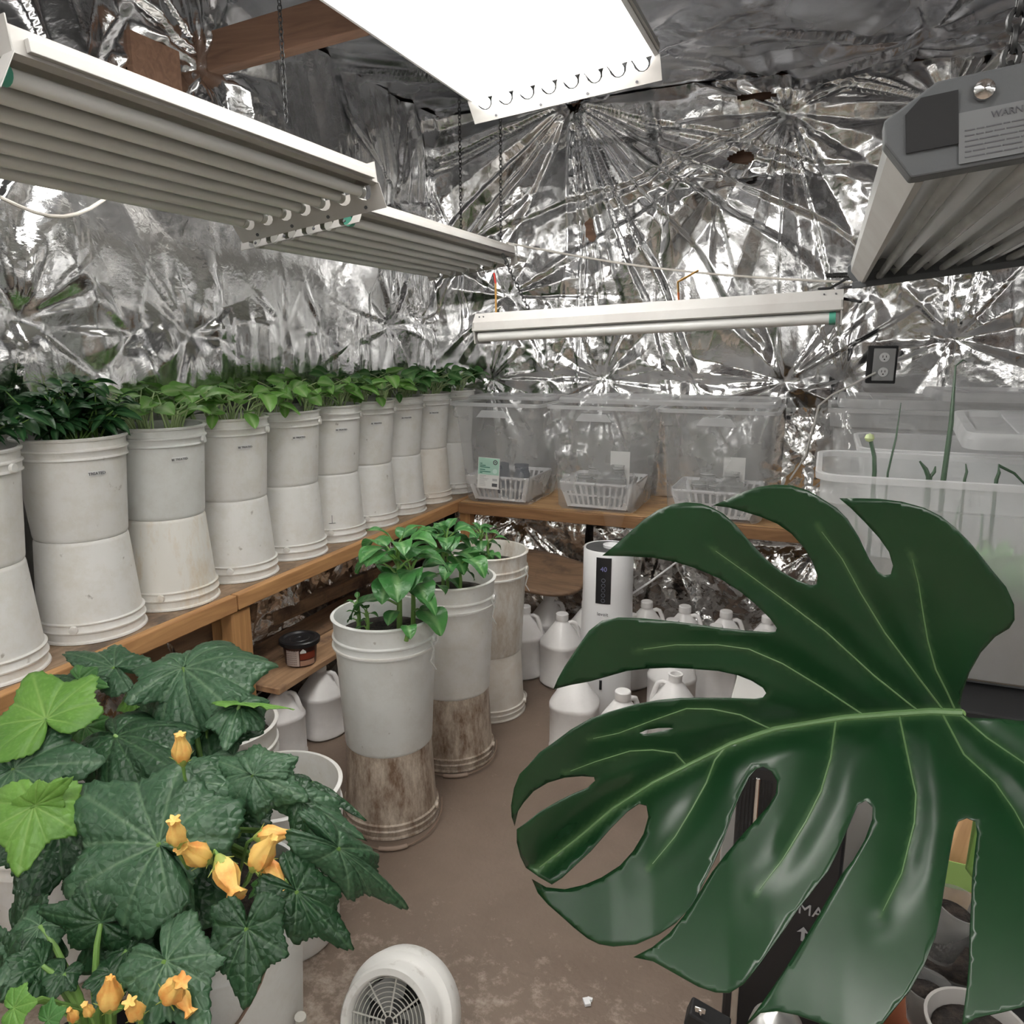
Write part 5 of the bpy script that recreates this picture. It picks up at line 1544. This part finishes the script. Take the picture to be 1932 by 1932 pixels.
def flower(mbp, mbc, p, d, L, seed, open_=0.3):
    d = Vector(d).normalized(); rs = random.Random(seed)
    M = Matrix.Translation(Vector(p)) @ d.to_track_quat('Z', 'Y').to_matrix().to_4x4()
    ph = rs.uniform(0, 6)
    pr = [(0.10, 0), (0.20, 0.12), (0.27, 0.30), (0.25, 0.48), (0.17, 0.66), (0.125, 0.78), (0.11 + open_ * 0.07, 0.88), (0.10 + open_ * 0.14, 0.98), (0.05, 0.93)]
    mbp.lathe([(a * L, b * L) for a, b in pr], 30, M=M, fn=lambda t, z: 1 + 0.10 * math.sin(5 * t + ph) + (0.05 + 0.8 * max(0, z / L - 0.75)) * math.sin(5 * t + z * 160 + ph) + 0.06 * math.sin(17 * t + ph))
    mbc.lathe([(0.07 * L, -0.12 * L), (0.13 * L, -0.02 * L), (0.21 * L, 0.12 * L), (0.225 * L, 0.20 * L)], 16, M=M)
    for k in range(5):
        a = k * 2 * PI / 5 + ph
        mbc.tube([M @ Vector((0.2 * L * math.cos(a), 0.2 * L * math.sin(a), 0.1 * L)), M @ Vector((0.36 * L * math.cos(a), 0.36 * L * math.sin(a), 0.22 * L))], [0.02 * L, 0.006 * L], 5)


def squash(label, base, leaves, flowers, seed):
    t = thing('squash_plant', label, 'plant', base)
    base = Vector(base)
    for k, (ax_, ay_, ad, tx_, ty_, td_, wf, up, roll, droop, mm_) in enumerate(leaves):
        A = dep(ax_, ay_, ad); T = dep(tx_, ty_, td_)
        vs, fs, at = squash_leaf(A - base, T - base, wf, up, roll, droop, seed=seed * 50 + k)
        mb = MB(); mb.add(vs, fs, at)
        lo = mb.build('leaf', mm_, t, auto=180)
        sd = lo.modifiers.new('s', 'SOLIDIFY'); sd.thickness = 0.0006
        a = A - base
        n_ = Vector((a.x * 0.25, a.y * 0.25, a.z * 0.55 + 0.03))
        st = MB(); r0 = 0.0048
        st.tube([Vector((a.x * 0.06, a.y * 0.06, -0.01)), n_, n_.lerp(a, 0.55) + Vector((0, 0, 0.012)), a - Vector((0, 0, 0.002))], [r0 * 1.25, r0, r0 * 0.85, r0 * 0.6], 9)
        st.build('leaf_stalk', STEM, t)
    for k, (px_, py_, dd_, d, L, op) in enumerate(flowers):
        p = dep(px_, py_, dd_) - base
        L = L * 1.25
        mp_, mc_ = MB(), MB(); flower(mp_, mc_, p, d, L, seed * 31 + k, op)
        fo = mp_.build('flower', PETAL, t, auto=60); mc_.build('flower_base', CALYX, fo)
        st = MB(); dn = Vector(d).normalized()
        st.tube([Vector((p.x * 0.1, p.y * 0.1, -0.01)), Vector((p.x * 0.5, p.y * 0.5, p.z * 0.4)), p - dn * L * 0.35 - Vector((0, 0, 0.006)), p - dn * L * 0.1], [0.0028, 0.0026, 0.0024, 0.0028], 7)
        st.build('flower_stalk', STEM, t)
    return t


# white bucket of the main squash, a second bucket behind it, one at left, dark pot at lower left
def big_bucket(label, loc, h=0.352, m=WHITE, ears=0.0):
    return make_bucket('bucket', label, loc, FR, Fr, h, m, ribs=[(h * 0.77, 0.006), (h * 0.85, 0.006)], ears=ears)


PA = (-0.882, 0.868)
bA = big_bucket('white bucket holding the main flowering squash plant', (PA[0], PA[1], 0), ears=-0.35, m=GREYB)
bail(bA, FR, 0.30, -0.35, 0.19, m=STEELW, grip=False, out=0.004, r=0.0025)
mb = MB(); mb.tube([Vector((0.128, 0.02, 0.06)), Vector((0.138, 0.01, 0.13))], 0.010, 10); mb.build('grip', mat('old_grip', (0.55, 0.53, 0.48), 0.5), bA)
soil(PA[0], PA[1], 0.318, FR - 0.01, 'dark soil in the bucket of the main squash plant')
bB = big_bucket('white floor bucket standing just behind the main squash bucket', (-1.0, 1.155, 0), m=WHITE)
bail(bB, FR, 0.30, 0.0, 0.14, m=STEELW, grip=False, out=0.004)
bL = big_bucket('white bucket at the left edge under the squash leaves', (-1.385, 0.93, 0))
soil(-1.385, 0.93, 0.318, FR - 0.01, 'dark soil in the left edge bucket under the squash leaves')
bK = big_bucket('white bucket half hidden behind the squash leaves near the bench post', (-1.30, 1.32, 0), m=WHITE)
soil(-1.30, 1.32, 0.30, FR - 0.01, 'soil in the half hidden bucket near the bench post')
t = thing('nursery_pot', 'black nursery pot of the squash at the bottom left corner', 'pot', (-0.82, 0.57, 0))
mb = MB(); mb.lathe([(0, 0.0), (0.10, 0.0), (0.128, 0.27), (0.135, 0.27), (0.135, 0.29), (0.127, 0.29), (0.122, 0.25), (0.10, 0.01), (0, 0.01)], 48); mb.build('body', BLACKM, t)
soil(-0.82, 0.57, 0.25, 0.118, 'dark soil in the black nursery pot at bottom left')

UPc = (0.35, -0.55, 0.75)
UPf = (0.45, -0.85, 0.35)
UPt = (0.0, -0.1, 1)
A_leaves = [
    (298, 1592, 1.06, 132, 1480, 1.12, 0.86, UPc, 0.0, 0.30, L_MID),       # the big one in the middle
    (300, 1600, 1.07, 358, 1742, 1.02, 0.55, UPc, 0.0, 0.2, L_MID),
    (215, 1385, 1.28, 350, 1452, 1.16, 0.55, UPt, 0.25, 0.45, L_DARK),
    (345, 1258, 1.42, 250, 1300, 1.32, 0.85, UPc, 0.0, 0.55, L_MID),
    (345, 1258, 1.42, 440, 1335, 1.28, 0.80, UPc, 0.0, 0.55, L_MID),
    (452, 1328, 1.30, 548, 1335, 1.28, 0.35, UPt, -0.5, 0.1, L_BRIGHT),
    (452, 1328, 1.31, 425, 1395, 1.22, 0.7, UPc, 0.0, 0.4, L_MID),
    (330, 1395, 1.34, 262, 1440, 1.30, 1.0, UPf, 0.0, 0.2, L_DARK),
    (390, 1370, 1.36, 400, 1470, 1.28, 1.1, UPf, 0.0, 0.3, L_DARK),
    (440, 1425, 1.24, 395, 1470, 1.2, 0.8, UPc, 0.0, 0.3, L_MID),
    (477, 1462, 1.16, 572, 1500, 1.14, 0.85, UPc, 0.0, 0.45, L_MID),
    (477, 1462, 1.16, 392, 1425, 1.2, 0.7, UPc, 0.0, 0.4, L_MID),
    (345, 1475, 1.15, 378, 1572, 1.08, 0.85, UPc, 0.0, 0.4, L_MID),
    (450, 1545, 1.27, 440, 1620, 1.22, 1.2, UPf, 0.0, 0.2, L_DARK),
    (400, 1500, 1.30, 380, 1590, 1.24, 1.2, UPf, 0.0, 0.2, L_DARK),
    (566, 1508, 1.16, 602, 1590, 1.12, 0.50, UPc, 0.0, 0.3, L_DARK),
    (566, 1508, 1.16, 680, 1575, 1.14, 0.40, UPc, 0.0, 0.35, L_MID),
    (640, 1600, 1.06, 778, 1708, 1.10, 0.34, (0.75, -0.3, 0.6), 0.0, 0.4, L_MID),
    (590, 1475, 1.25, 690, 1528, 1.22, 0.35, UPt, -0.6, 0.3, L_DARK),
    (560, 1682, 1.02, 660, 1786, 1.02, 0.58, UPc, 0.0, 0.2, L_DARK),
    (465, 1752, 0.96, 462, 1895, 0.93, 0.85, UPf, 0.0, 0.15, L_DARK),
    (392, 1628, 1.12, 412, 1706, 1.08, 0.8, UPc, 0.0, 0.3, L_MID),
    (500, 1660, 1.10, 470, 1690, 1.08, 0.8, UPt, 0.0, 0.3, L_SEED2),
    (285, 1672, 1.10, 268, 1880, 0.98, 0.95, UPf, 0.0, 0.3, L_DARK),
    (420, 1590, 1.22, 350, 1640, 1.2, 1.0, UPf, 0.0, 0.2, L_DARK),
    (255, 1312, 1.44, 235, 1360, 1.40, 0.8, UPt, 0.3, 0.1, L_BRIGHT),
    (395, 1290, 1.46, 330, 1360, 1.44, 0.9, UPf, 0, 0.2, L_DARK),
]
A_flowers = [(345, 1438, 1.12, (0.1, -0.1, 1), 0.040, 0.3), (336, 1592, 1.00, (0.15, -0.2, 1), 0.036, 0.5), (392, 1622, 1.04, (-0.1, -0.5, 0.6), 0.046, 0.6),
             (415, 1622, 1.03, (0.8, -0.4, -0.45), 0.048, 0.9), (480, 1636, 1.03, (0.5, 0.1, 0.8), 0.048, 0.0), (500, 1625, 1.04, (0.75, -0.2, -0.55), 0.040, 0.7),
             (487, 1580, 1.10, (1, 0.2, 0.25), 0.042, -0.1)]
squash('main squash plant with large toothed leaves and several orange flowers', (PA[0] - 0.01, PA[1], 0.33), A_leaves, A_flowers, 3)
B_leaves = [
    (86, 1355, 1.24, 60, 1270, 1.30, 1.15, UPc, 0.0, 0.15, L_BRIGHT),
    (24, 1450, 1.20, 178, 1432, 1.20, 0.95, UPc, 0.0, 0.30, L_MID),
    (24, 1450, 1.20, 30, 1540, 1.12, 1.1, UPc, 0.0, 0.3, L_MID),
    (63, 1520, 1.10, 32, 1642, 1.05, 1.0, UPc, 0.0, 0.25, L_BRIGHT),
    (66, 1520, 1.10, 132, 1470, 1.10, 0.6, (0.5, -0.9, 0.1), 0.0, 0.1, L_BRIGHT),
    (110, 1560, 1.20, 40, 1712, 1.12, 0.95, UPf, 0.0, 0.25, L_DARK),
    (170, 1590, 1.25, 185, 1690, 1.18, 0.9, UPf, 0.0, 0.25, L_DARK),
    (215, 1258, 1.46, 122, 1226, 1.50, 0.6, UPt, -0.3, 0.25, L_MID),
    (145, 1282, 1.40, 75, 1268, 1.44, 0.6, UPt, 0.0, 0.3, L_DARK),
    (150, 1282, 1.40, 198, 1295, 1.38, 0.6, UPf, 0.0, 0.2, L_SEED2),
    (160, 1370, 1.36, 200, 1410, 1.34, 0.8, UPf, 0.0, 0.2, L_SEED2),
]
squash('squash plant at the left edge with two bright yellow-green leaves', (-1.385, 0.93, 0.33), B_leaves, [], 5)
C_leaves = [
    (190, 1740, 1.02, 70, 1725, 1.02, 0.7, UPf, 0.0, 0.3, L_DARK),
    (75, 1745, 1.05, 0, 1850, 0.98, 0.7, UPc, 0.0, 0.3, L_MID),
    (80, 1820, 1.0, 10, 1880, 0.95, 0.9, UPf, 0.0, 0.2, L_DARK),
    (312, 1812, 0.94, 385, 1940, 0.88, 0.75, UPc, 0.0, 0.2, L_MID),
    (25, 1902, 0.86, 68, 1890, 0.86, 1.2, UPc, 0.0, 0.1, L_BRIGHT),
    (90, 1925, 0.86, 122, 1905, 0.86, 1.2, UPc, 0.0, 0.1, L_SEED2),
    (120, 1835, 1.0, 90, 1890, 0.97, 0.9, UPf, 0.0, 0.2, L_DARK),
    (210, 1835, 1.0, 180, 1895, 0.96, 0.9, UPf, 0.0, 0.2, L_DARK),
    (240, 1790, 1.02, 230, 1870, 0.97, 0.9, UPf, 0.0, 0.2, L_DARK),
    (40, 1770, 1.1, 110, 1800, 1.05, 0.9, UPf, 0.0, 0.2, L_DARK),
    (330, 1860, 0.95, 300, 1940, 0.9, 0.9, UPf, 0.0, 0.2, L_DARK),
    (0, 1830, 1.02, 60, 1855, 0.98, 0.9, UPf, 0.0, 0.2, L_DARK),
]
C_flowers = [(208, 1902, 0.90, (0.2, -0.05, 1), 0.040, -0.1), (316, 1882, 0.90, (0.6, -0.1, 0.75), 0.042, 0.5), (335, 1868, 0.90, (0.7, -0.2, -0.5), 0.026, 0.8), (262, 1918, 0.89, (0.1, -0.3, 0.8), 0.030, 0.6),
             (172, 1915, 0.90, (0, -0.3, 1), 0.018, 0.5), (143, 1925, 0.90, (0, -0.3, 1), 0.018, 0.3)]
squash('squash plant at the bottom left corner with small orange flowers', (-0.82, 0.57, 0.262), C_leaves, C_flowers, 9)


# ------------------------------------------------------------------ monstera
def c7(pts): return [(900 + x * 0.53416, 900 + y * 0.53416) for x, y in pts]


OUT = c7([(1712, 828), (1706, 800), (1715, 760), (1740, 690), (1780, 620), (1830, 565), (1880, 535), (1899, 505), (1897, 450), (1870, 390), (1820, 330), (1785, 285), (1740, 230), (1690, 180), (1640, 140), (1580, 110), (1500, 88), (1420, 78), (1340, 76), (1280, 76),
          (1320, 110), (1370, 160), (1420, 215), (1455, 265), (1470, 315), (1462, 345), (1440, 349), (1415, 335), (1385, 290), (1350, 215), (1310, 150), (1270, 110), (1215, 75), (1170, 48), (1110, 30), (1050, 28), (990, 36), (930, 58), (880, 82), (834, 101),
          (890, 108), (940, 122), (1000, 140), (1060, 165), (1110, 200), (1155, 250), (1185, 300), (1203, 350), (1200, 380), (1180, 384), (1130, 365), (1075, 335), (1020, 290), (960, 225), (915, 170), (870, 130), (830, 108), (790, 94), (740, 90), (690, 97), (640, 117), (590, 150), (540, 195), (490, 240), (443, 278),
          (530, 280), (620, 285), (700, 300), (780, 325), (860, 360), (930, 405), (990, 455), (1035, 500), (1060, 535), (1055, 548), (1030, 550), (950, 545), (860, 535), (760, 520), (660, 508), (580, 500), (500, 497), (440, 510), (395, 545), (350, 610), (310, 670), (285, 715), (270, 750),
          (330, 735), (400, 722), (460, 705), (530, 685), (600, 677), (680, 674), (760, 678), (850, 685), (920, 700), (970, 720), (1010, 745), (1022, 765), (1010, 781), (980, 786), (900, 783), (800, 782), (720, 783), (640, 790), (560, 805), (470, 830), (400, 855), (330, 895), (270, 940), (220, 975), (180, 1020), (150, 1050), (130, 1100), (120, 1160), (122, 1200), (133, 1234),
          (145, 1180), (165, 1150), (200, 1110), (250, 1080), (310, 1062), (370, 1057), (413, 1060), (417, 1075), (390, 1100), (340, 1120), (280, 1150), (220, 1185), (170, 1225), (140, 1245), (140, 1290), (153, 1340), (172, 1380), (215, 1410), (262, 1438), (298, 1415), (330, 1385), (400, 1320), (470, 1240), (530, 1180), (570, 1153), (598, 1160), (605, 1200), (588, 1260), (552, 1320), (505, 1372), (440, 1414), (380, 1440), (310, 1456), (245, 1449), (193, 1419),
          (215, 1470), (250, 1510), (290, 1545), (340, 1590), (390, 1630), (430, 1650), (480, 1658), (560, 1650), (640, 1615), (700, 1575), (760, 1510), (800, 1430), (840, 1350), (870, 1280), (900, 1190), (930, 1120), (960, 1060), (985, 1030), (1010, 1022), (1040, 1040), (1060, 1075), (1055, 1120), (1030, 1160), (990, 1205), (940, 1260), (880, 1330), (830, 1395), (790, 1460), (730, 1550), (680, 1610), (620, 1660), (552, 1696),
          (620, 1710), (700, 1755), (780, 1800), (840, 1820), (890, 1822), (940, 1790), (990, 1730), (1040, 1660), (1090, 1590), (1130, 1530), (1170, 1480), (1200, 1440), (1240, 1390), (1270, 1330), (1300, 1260), (1330, 1190), (1345, 1155), (1373, 1141), (1397, 1165), (1395, 1210), (1370, 1280), (1330, 1350), (1290, 1400), (1250, 1470), (1200, 1560), (1150, 1640), (1100, 1720), (1040, 1810), (990, 1880), (940, 1945),
          (1000, 1892), (1060, 1886), (1130, 1900), (1200, 1925), (1300, 1960), (1380, 1960), (1430, 1932), (1480, 1870), (1530, 1810), (1580, 1720), (1620, 1620), (1640, 1520), (1655, 1420), (1670, 1330), (1685, 1250), (1700, 1215), (1730, 1203), (1760, 1215), (1766, 1260), (1757, 1330), (1748, 1420), (1745, 1500), (1740, 1600), (1738, 1700), (1730, 1800), (1712, 1940),
          (1760, 1910), (1850, 1890), (1932, 1870), (2050, 1840), (2150, 1700), (2210, 1500), (2200, 1250), (2130, 1060), (2050, 940), (1990, 880), (1932, 862), (1850, 854), (1780, 852), (1740, 850), (1722, 842)])
HOLE = c7([(572, 905), (600, 893), (640, 887), (680, 886), (697, 889), (665, 897), (620, 906), (590, 910)])
MIDR = c7([(1712, 832), (1600, 828), (1450, 838), (1300, 850), (1180, 868), (1050, 890), (900, 940), (780, 1000), (620, 1080), (480, 1170), (350, 1280), (200, 1395)])
SIDE = [c7(v) for v in ([(1690, 826), (1660, 760), (1620, 680), (1592, 580), (1575, 480), (1560, 380), (1530, 260)], [(1650, 828), (1560, 710), (1440, 550), (1355, 410), (1290, 290), (1200, 170)],
                        [(1560, 828), (1400, 700), (1230, 545), (1090, 440), (960, 345), (820, 245)], [(1370, 844), (1220, 745), (1080, 660), (960, 608), (850, 593), (700, 593), (560, 612)],
                        [(1040, 892), (930, 840), (830, 820), (740, 818), (620, 860), (500, 905), (380, 930)], [(740, 1020), (700, 975), (620, 964), (540, 968), (420, 1005), (300, 1050)],
                        [(885, 945), (840, 1000), (810, 1080), (760, 1170), (700, 1270), (600, 1390)], [(1268, 856), (1250, 990), (1215, 1110), (1160, 1220), (1080, 1350), (980, 1480)],
                        [(1490, 838), (1520, 980), (1550, 1120), (1545, 1220), (1500, 1400), (1420, 1560)], [(1640, 830), (1720, 980), (1830, 1080), (1900, 1180), (1980, 1330)], [(1705, 838), (1800, 920), (1932, 1010), (2050, 1120)])]


def seg_d(px_, py_, line):
    best = 1e9
    for (x0, y0), (x1, y1) in zip(line[:-1], line[1:]):
        dx, dy = x1 - x0, y1 - y0; L2 = dx * dx + dy * dy
        t_ = max(0, min(1, ((px_ - x0) * dx + (py_ - y0) * dy) / L2))
        d_ = math.hypot(px_ - x0 - t_ * dx, py_ - y0 - t_ * dy)
        if d_ < best: best = d_
    return best


def mid_y(x):
    xs_ = [p[0] for p in MIDR][::-1]; ys_ = [p[1] for p in MIDR][::-1]
    return float(np.interp(x, xs_, ys_))


def leaf_depth(x, y):
    s = (y - mid_y(x)) / 560.0
    base = 0.73 + 0.125 * (1812 - x) / 850.0
    if s > 0: d = base - 0.23 * s + 0.05 * s * s
    else: d = base - 0.13 * (-s) + 0.03 * s * s
    dm = seg_d(x, y, MIDR)
    ds = 1e9; gv = 0.0
    for l in SIDE:
        q = seg_d(x, y, l); ds = min(ds, q)
        if q < 110:
            ex, ey = l[-1]; fade = min(1.0, math.hypot(x - ex, y - ey) / 130.0)
            gv = max(gv, fade * math.exp(-(q / 30) ** 2))
    d += 0.010 * math.exp(-(dm / 30) ** 2)         # groove along the midrib
    d += 0.0062 * gv * min(1.0, dm / 45.0)
    return d, dm, ds


def monstera():
    t = thing('monstera_plant', 'huge glossy split dark green leaf in the right foreground', 'plant', (0.52, 0.55, 0.14))
    base = Vector((0.52, 0.55, 0.14))
    pts = [Vector(p) for p in OUT]; n0 = len(pts)
    edges = [(i, (i + 1) % n0) for i in range(n0)]
    hp = [Vector(p) for p in HOLE]
    edges += [(n0 + i, n0 + (i + 1) % len(hp)) for i in range(len(hp))]
    def inside(x, y, poly):
        c = False; j = len(poly) - 1
        for i in range(len(poly)):
            xi, yi = poly[i]; xj, yj = poly[j]
            if (yi > y) != (yj > y) and x < (xj - xi) * (y - yi) / (yj - yi) + xi: c = not c
            j = i
        return c
    OUTC = OUT + [OUT[0]]; HOLC = HOLE + [HOLE[0]]
    g_ = []
    step = 11.0
    yy = 905.0; row = 0
    while yy < 1950:
        xx = 965.0 + (step / 2 if row % 2 else 0)
        while xx < 2090:
            if inside(xx, yy, OUT) and not inside(xx, yy, HOLE) and seg_d(xx, yy, OUTC) > 5 and seg_d(xx, yy, HOLC) > 5: g_.append(Vector((xx, yy)))
            xx += step
        yy += step * 0.866; row += 1
    for l in [MIDR] + SIDE:
        for (x0, y0), (x1, y1) in zip(l[:-1], l[1:]):
            k_ = max(2, int(math.hypot(x1 - x0, y1 - y0) / 6))
            for q in range(k_):
                gx_, gy_ = x0 + (x1 - x0) * q / k_, y0 + (y1 - y0) * q / k_
                if seg_d(gx_, gy_, OUTC) > 5: g_.append(Vector((gx_, gy_)))
    allp = pts + hp + g_
    v2, e2, f2, *_ = delaunay_2d_cdt(allp, edges, [], 0, 1e-4)
    vs = []; at = []
    for p in v2:
        d_, dm, ds = leaf_depth(p.x, p.y)
        vs.append(dep(p.x, p.y, d_) - base)
        at.append(min(0.8, 0.8 * math.exp(-(dm / 8) ** 2) + 0.4 * math.exp(-(ds / 4.0) ** 2)))
    fs = []
    for f in f2:
        cx_ = sum(v2[i].x for i in f) / len(f); cy_ = sum(v2[i].y for i in f) / len(f)
        if inside(cx_, cy_, OUT) and not inside(cx_, cy_, HOLE): fs.append(tuple(reversed(f)))
    mb = MB(); mb.add(vs, fs, at); lo = mb.build('leaf', L_MON, t, auto=180)
    sd = lo.modifiers.new('s', 'SOLIDIFY'); sd.thickness = 0.0011; sd.offset = -1
    mv = MB()
    def vtube(line, r0, r1, lift):
        P = []; 
        for (x0, y0), (x1, y1) in zip(line[:-1], line[1:]):
            k_ = max(2, int(math.hypot(x1 - x0, y1 - y0) / 14))
            for q in range(k_):
                x_, y_ = x0 + (x1 - x0) * q / k_, y0 + (y1 - y0) * q / k_
                P.append(dep(x_, y_, leaf_depth(x_, y_)[0] - lift) - base)
        R = [r0 + (r1 - r0) * (k / (len(P) - 1)) for k in range(len(P))]
        mv.tube(P, R, 8)
    vtube(MIDR, 0.0040, 0.0007, 0.0008)
    for l in SIDE: vtube(l, 0.0010, 0.0003, 0.0002)
    mv.build('leaf_veins', VEINM, lo)
    a = dep(1815, 1346, leaf_depth(1812, 1345)[0] + 0.003) - base
    st = MB(); bk = FW * 0.03
    st.tube([Vector((0, 0, 0)), Vector((0.03, 0.05, 0.2)), a + RT * 0.07 + bk * 2 + Vector((0, 0, -0.20)), a + RT * 0.05 + bk * 1.5 - UPV * 0.09, a + bk * 1.3 + RT * 0.03 - UPV * 0.045, a + bk * 0.8 + RT * 0.008 - UPV * 0.012, a + bk * 0.3 - UPV * 0.003, a], [0.008, 0.007, 0.0065, 0.006, 0.0055, 0.005, 0.0045, 0.004], 10); st.build('leaf_stalk', STEM, t)


monstera()
t = thing('flower_pot', 'grey plastic pot of the big split-leaf plant at right edge', 'pot', (0.52, 0.55, 0.0))
mb = MB(); mb.lathe([(0, 0), (0.10, 0), (0.14, 0.16), (0.148, 0.16), (0.148, 0.185), (0.138, 0.185), (0.13, 0.14), (0.09, 0.01), (0, 0.01)], 48); mb.build('body', mat('grey_pot', (0.20, 0.20, 0.19), 0.5), t)
soil(0.52, 0.55, 0.14, 0.128, 'dark soil in the grey pot of the split-leaf plant')

# ------------------------------------------------------------------ things behind the big leaf
# black upright box
TX, TY = 0.004, 1.37
t = thing('black_tower', 'glossy black upright box with white lettering seen through the leaf slits', 'appliance', (TX, TY, 0))
mb = MB(); mb.box((0, 0, 0.2725), (0.18, 0.22, 0.545)); mb.build('case', BLACK, t, smooth=False, bevel=0.006)
mb = MB()
for k in range(9):
    mb.box((-0.082 + 0.006 * k, -0.112, 0.40), (0.0025, 0.004, 0.24))
mb.build('vent_slats', BLACKM, t, smooth=False)
px_ = ony(1428, 1500, 1.255).x - TX
mb = MB(); mb.box((px_, -0.113, 0.43), (0.008, 0.006, 0.19)); mb.build('chrome_strip', CHROME, t, smooth=False, bevel=0.002)
pt_ = ony(1530, 1720, 1.257) - Vector((TX, TY, 0)); pt2 = ony(1515, 1763, 1.257) - Vector((TX, TY, 0))
GINK = mat('pale_lettering', (0.35, 0.35, 0.36), 0.5)
text_mesh('MA', 0.030, 'lettering', GINK, t, Matrix.Translation((pt_.x, -0.1125, pt_.z)) @ Matrix.Rotation(PI / 2, 4, 'X'))
mb = MB(); mb.prism([(-0.003, -0.014), (0.003, -0.014), (0.003, 0.004), (0.010, 0.002), (0, 0.014), (-0.010, 0.002), (-0.003, 0.004)], 0.001, Matrix.Translation((pt2.x, -0.1115, pt2.z)) @ basis((1, 0, 0), (0, 0, 1), (0, -1, 0))); mb.build('arrow_mark', GINK, t, smooth=False)
# off-white cabinet behind it
t = thing('white_cabinet', 'off-white cabinet standing behind the black upright box', 'cabinet', (0.09, 1.66, 0))
mb = MB(); mb.box((0, 0, 0.295), (0.44, 0.26, 0.47)); mb.build('body', mat('off_white_board', (0.46, 0.45, 0.43), 0.6), t, smooth=False, bevel=0.004)
for sx in (-1, 1):
    for sy in (-1, 1):
        mb = MB(); mb.box((sx * 0.18, sy * 0.10, 0.03), (0.03, 0.03, 0.06)); mb.build('leg', BLACKM, t, smooth=False)
# metal edge + wing nut at its foot
mb = MB(); pz = ony(1385, 1900, 1.20); mb.box((pz.x, 1.21, 0.09), (0.012, 0.012, 0.18)); tag(mb.build('metal_post', CHROME, smooth=False, bevel=0.002), 'short bright metal upright at the left foot of the black box', 'post')
t = thing('tripod_foot', 'black clamp with a chrome wing nut at the bottom edge', 'clamp', ony(1335, 1928, 1.12))
mb = MB(); mb.box((0, 0, 0), (0.07, 0.04, 0.03), Euler((0, 0.3, 0)).to_matrix()); mb.build('clamp_body', BLACKM, t, smooth=False, bevel=0.004)
mb = MB(); mb.tube([(-0.01, -0.01, 0.01), (-0.012, -0.012, 0.032)], 0.0035, 8); mb.box((-0.012, -0.012, 0.03), (0.018, 0.003, 0.010)); mb.build('wing_nut', CHROME, t, bevel=0.001)
pd = dep(1465, 1945, 0.95)
t = thing('metal_dome', 'round brushed silver dome at the bottom edge below the leaf', 'lamp shade', pd)
mb = MB(); mb.lathe([(0.034, -0.03), (0.034, 0), (0.030, 0.014), (0.018, 0.024), (0, 0.028)], 32); mb.build('shell', mat('brushed_silver', (0.62, 0.61, 0.60), 0.35, metal=0.9), t)


def cup(name, label, p, r, h, m, sl=True, tilt=(0, 0, 0), cat='cup', soil_m=True):
    t = thing(name, label, cat, p, tilt)
    mb = MB(); mb.lathe([(0, -h), (r * 0.72, -h), (r * 0.97, -0.006), (r * 1.04, -0.004), (r * 1.05, 0), (r * 0.98, 0.0), (r * 0.94, -0.006), (r * 0.70, -h + 0.003), (0, -h + 0.003)], 40); mb.build('wall', m, t)
    if soil_m:
        mb = MB(); mb.lathe([(0, -h * 0.22), (r * 0.5, -h * 0.20), (r * 0.88, -h * 0.25), (r * 0.72, -h + 0.006)], 28); s_ = mb.build('soil_fill', SOIL, t)
    return t


cup('clear_cup', 'clear plastic cup of soil right of the leaf lobe at bottom', dep(1752, 1858, 1.05), 0.030, 0.06, CUPP)
cup('clear_cup', 'clear tall cup seen in the slit below the green tag', dep(1812, 1705, 1.12), 0.034, 0.10, CUPP, tilt=(0.1, 0.2, 0))
cup('flower_pot', 'round grey pot with a thick pale rim at the bottom edge', dep(1845, 1935, 0.92), 0.055, 0.07, mat('pale_rim_pot', (0.42, 0.40, 0.38), 0.45), cat='pot')
cup('flower_pot', 'dark pot of soil behind the clear cup in the slit', dep(1805, 1800, 1.18), 0.065, 0.09, mat('charcoal_pot', (0.05, 0.05, 0.05), 0.5), cat='pot')
cup('flower_pot', 'terracotta-brown pot below the lobe at the bottom edge', dep(1690, 1920, 1.06), 0.050, 0.09, TERRA, cat='pot', soil_m=False)
pbx = dep(1812, 1620, 1.22)
t = thing('wood_offcut', 'pale orange wood stake showing through the right leaf slit', 'wood piece', pbx, (0.2, 0.12, 0))
mb = MB(); mb.box((0.006, 0, 0), (0.055, 0.02, 0.22)); mb.build('plank', wood_mat('fresh_wood', (0.78, 0.50, 0.26), (0.60, 0.34, 0.16), 2), t, smooth=False, bevel=0.003)
mb = MB(); mb.box((0, 0, 0), (0.05, 0.002, 0.045)); tag(mb.build('plant_tag', GREENP, smooth=False, loc=dep(1803, 1652, 1.19)), 'green plant tag beside the pale wood stake', 'tag')
# tray carrying pots
t = thing('pot_tray', 'black tray on a low stand holding the small pots at lower right', 'tray', (0.36, 0.99, 0))
mb = MB(); mb.box((0, 0, 0.30), (0.34, 0.42, 0.02)); mb.build('tray', BLACKM, t, smooth=False, bevel=0.003)
for sx in (-1, 1):
    for sy in (-1, 1):
        mb = MB(); mb.box((sx * 0.14, sy * 0.18, 0.145), (0.02, 0.02, 0.29)); mb.build('leg', BLACKM, t, smooth=False)
# litter on the floor
mb = MB(); p = onz(1107, 1890, 0.004); mb.box(p, (0.012, 0.016, 0.006), Euler((0, 0, 0.6)).to_matrix()); mb.box(p + Vector((0.004, 0.008, 0.0)), (0.010, 0.006, 0.005))
tag(mb.build('plastic_scrap', WPLAST, smooth=False), 'tiny white plastic scrap lying on the floor', 'scrap')
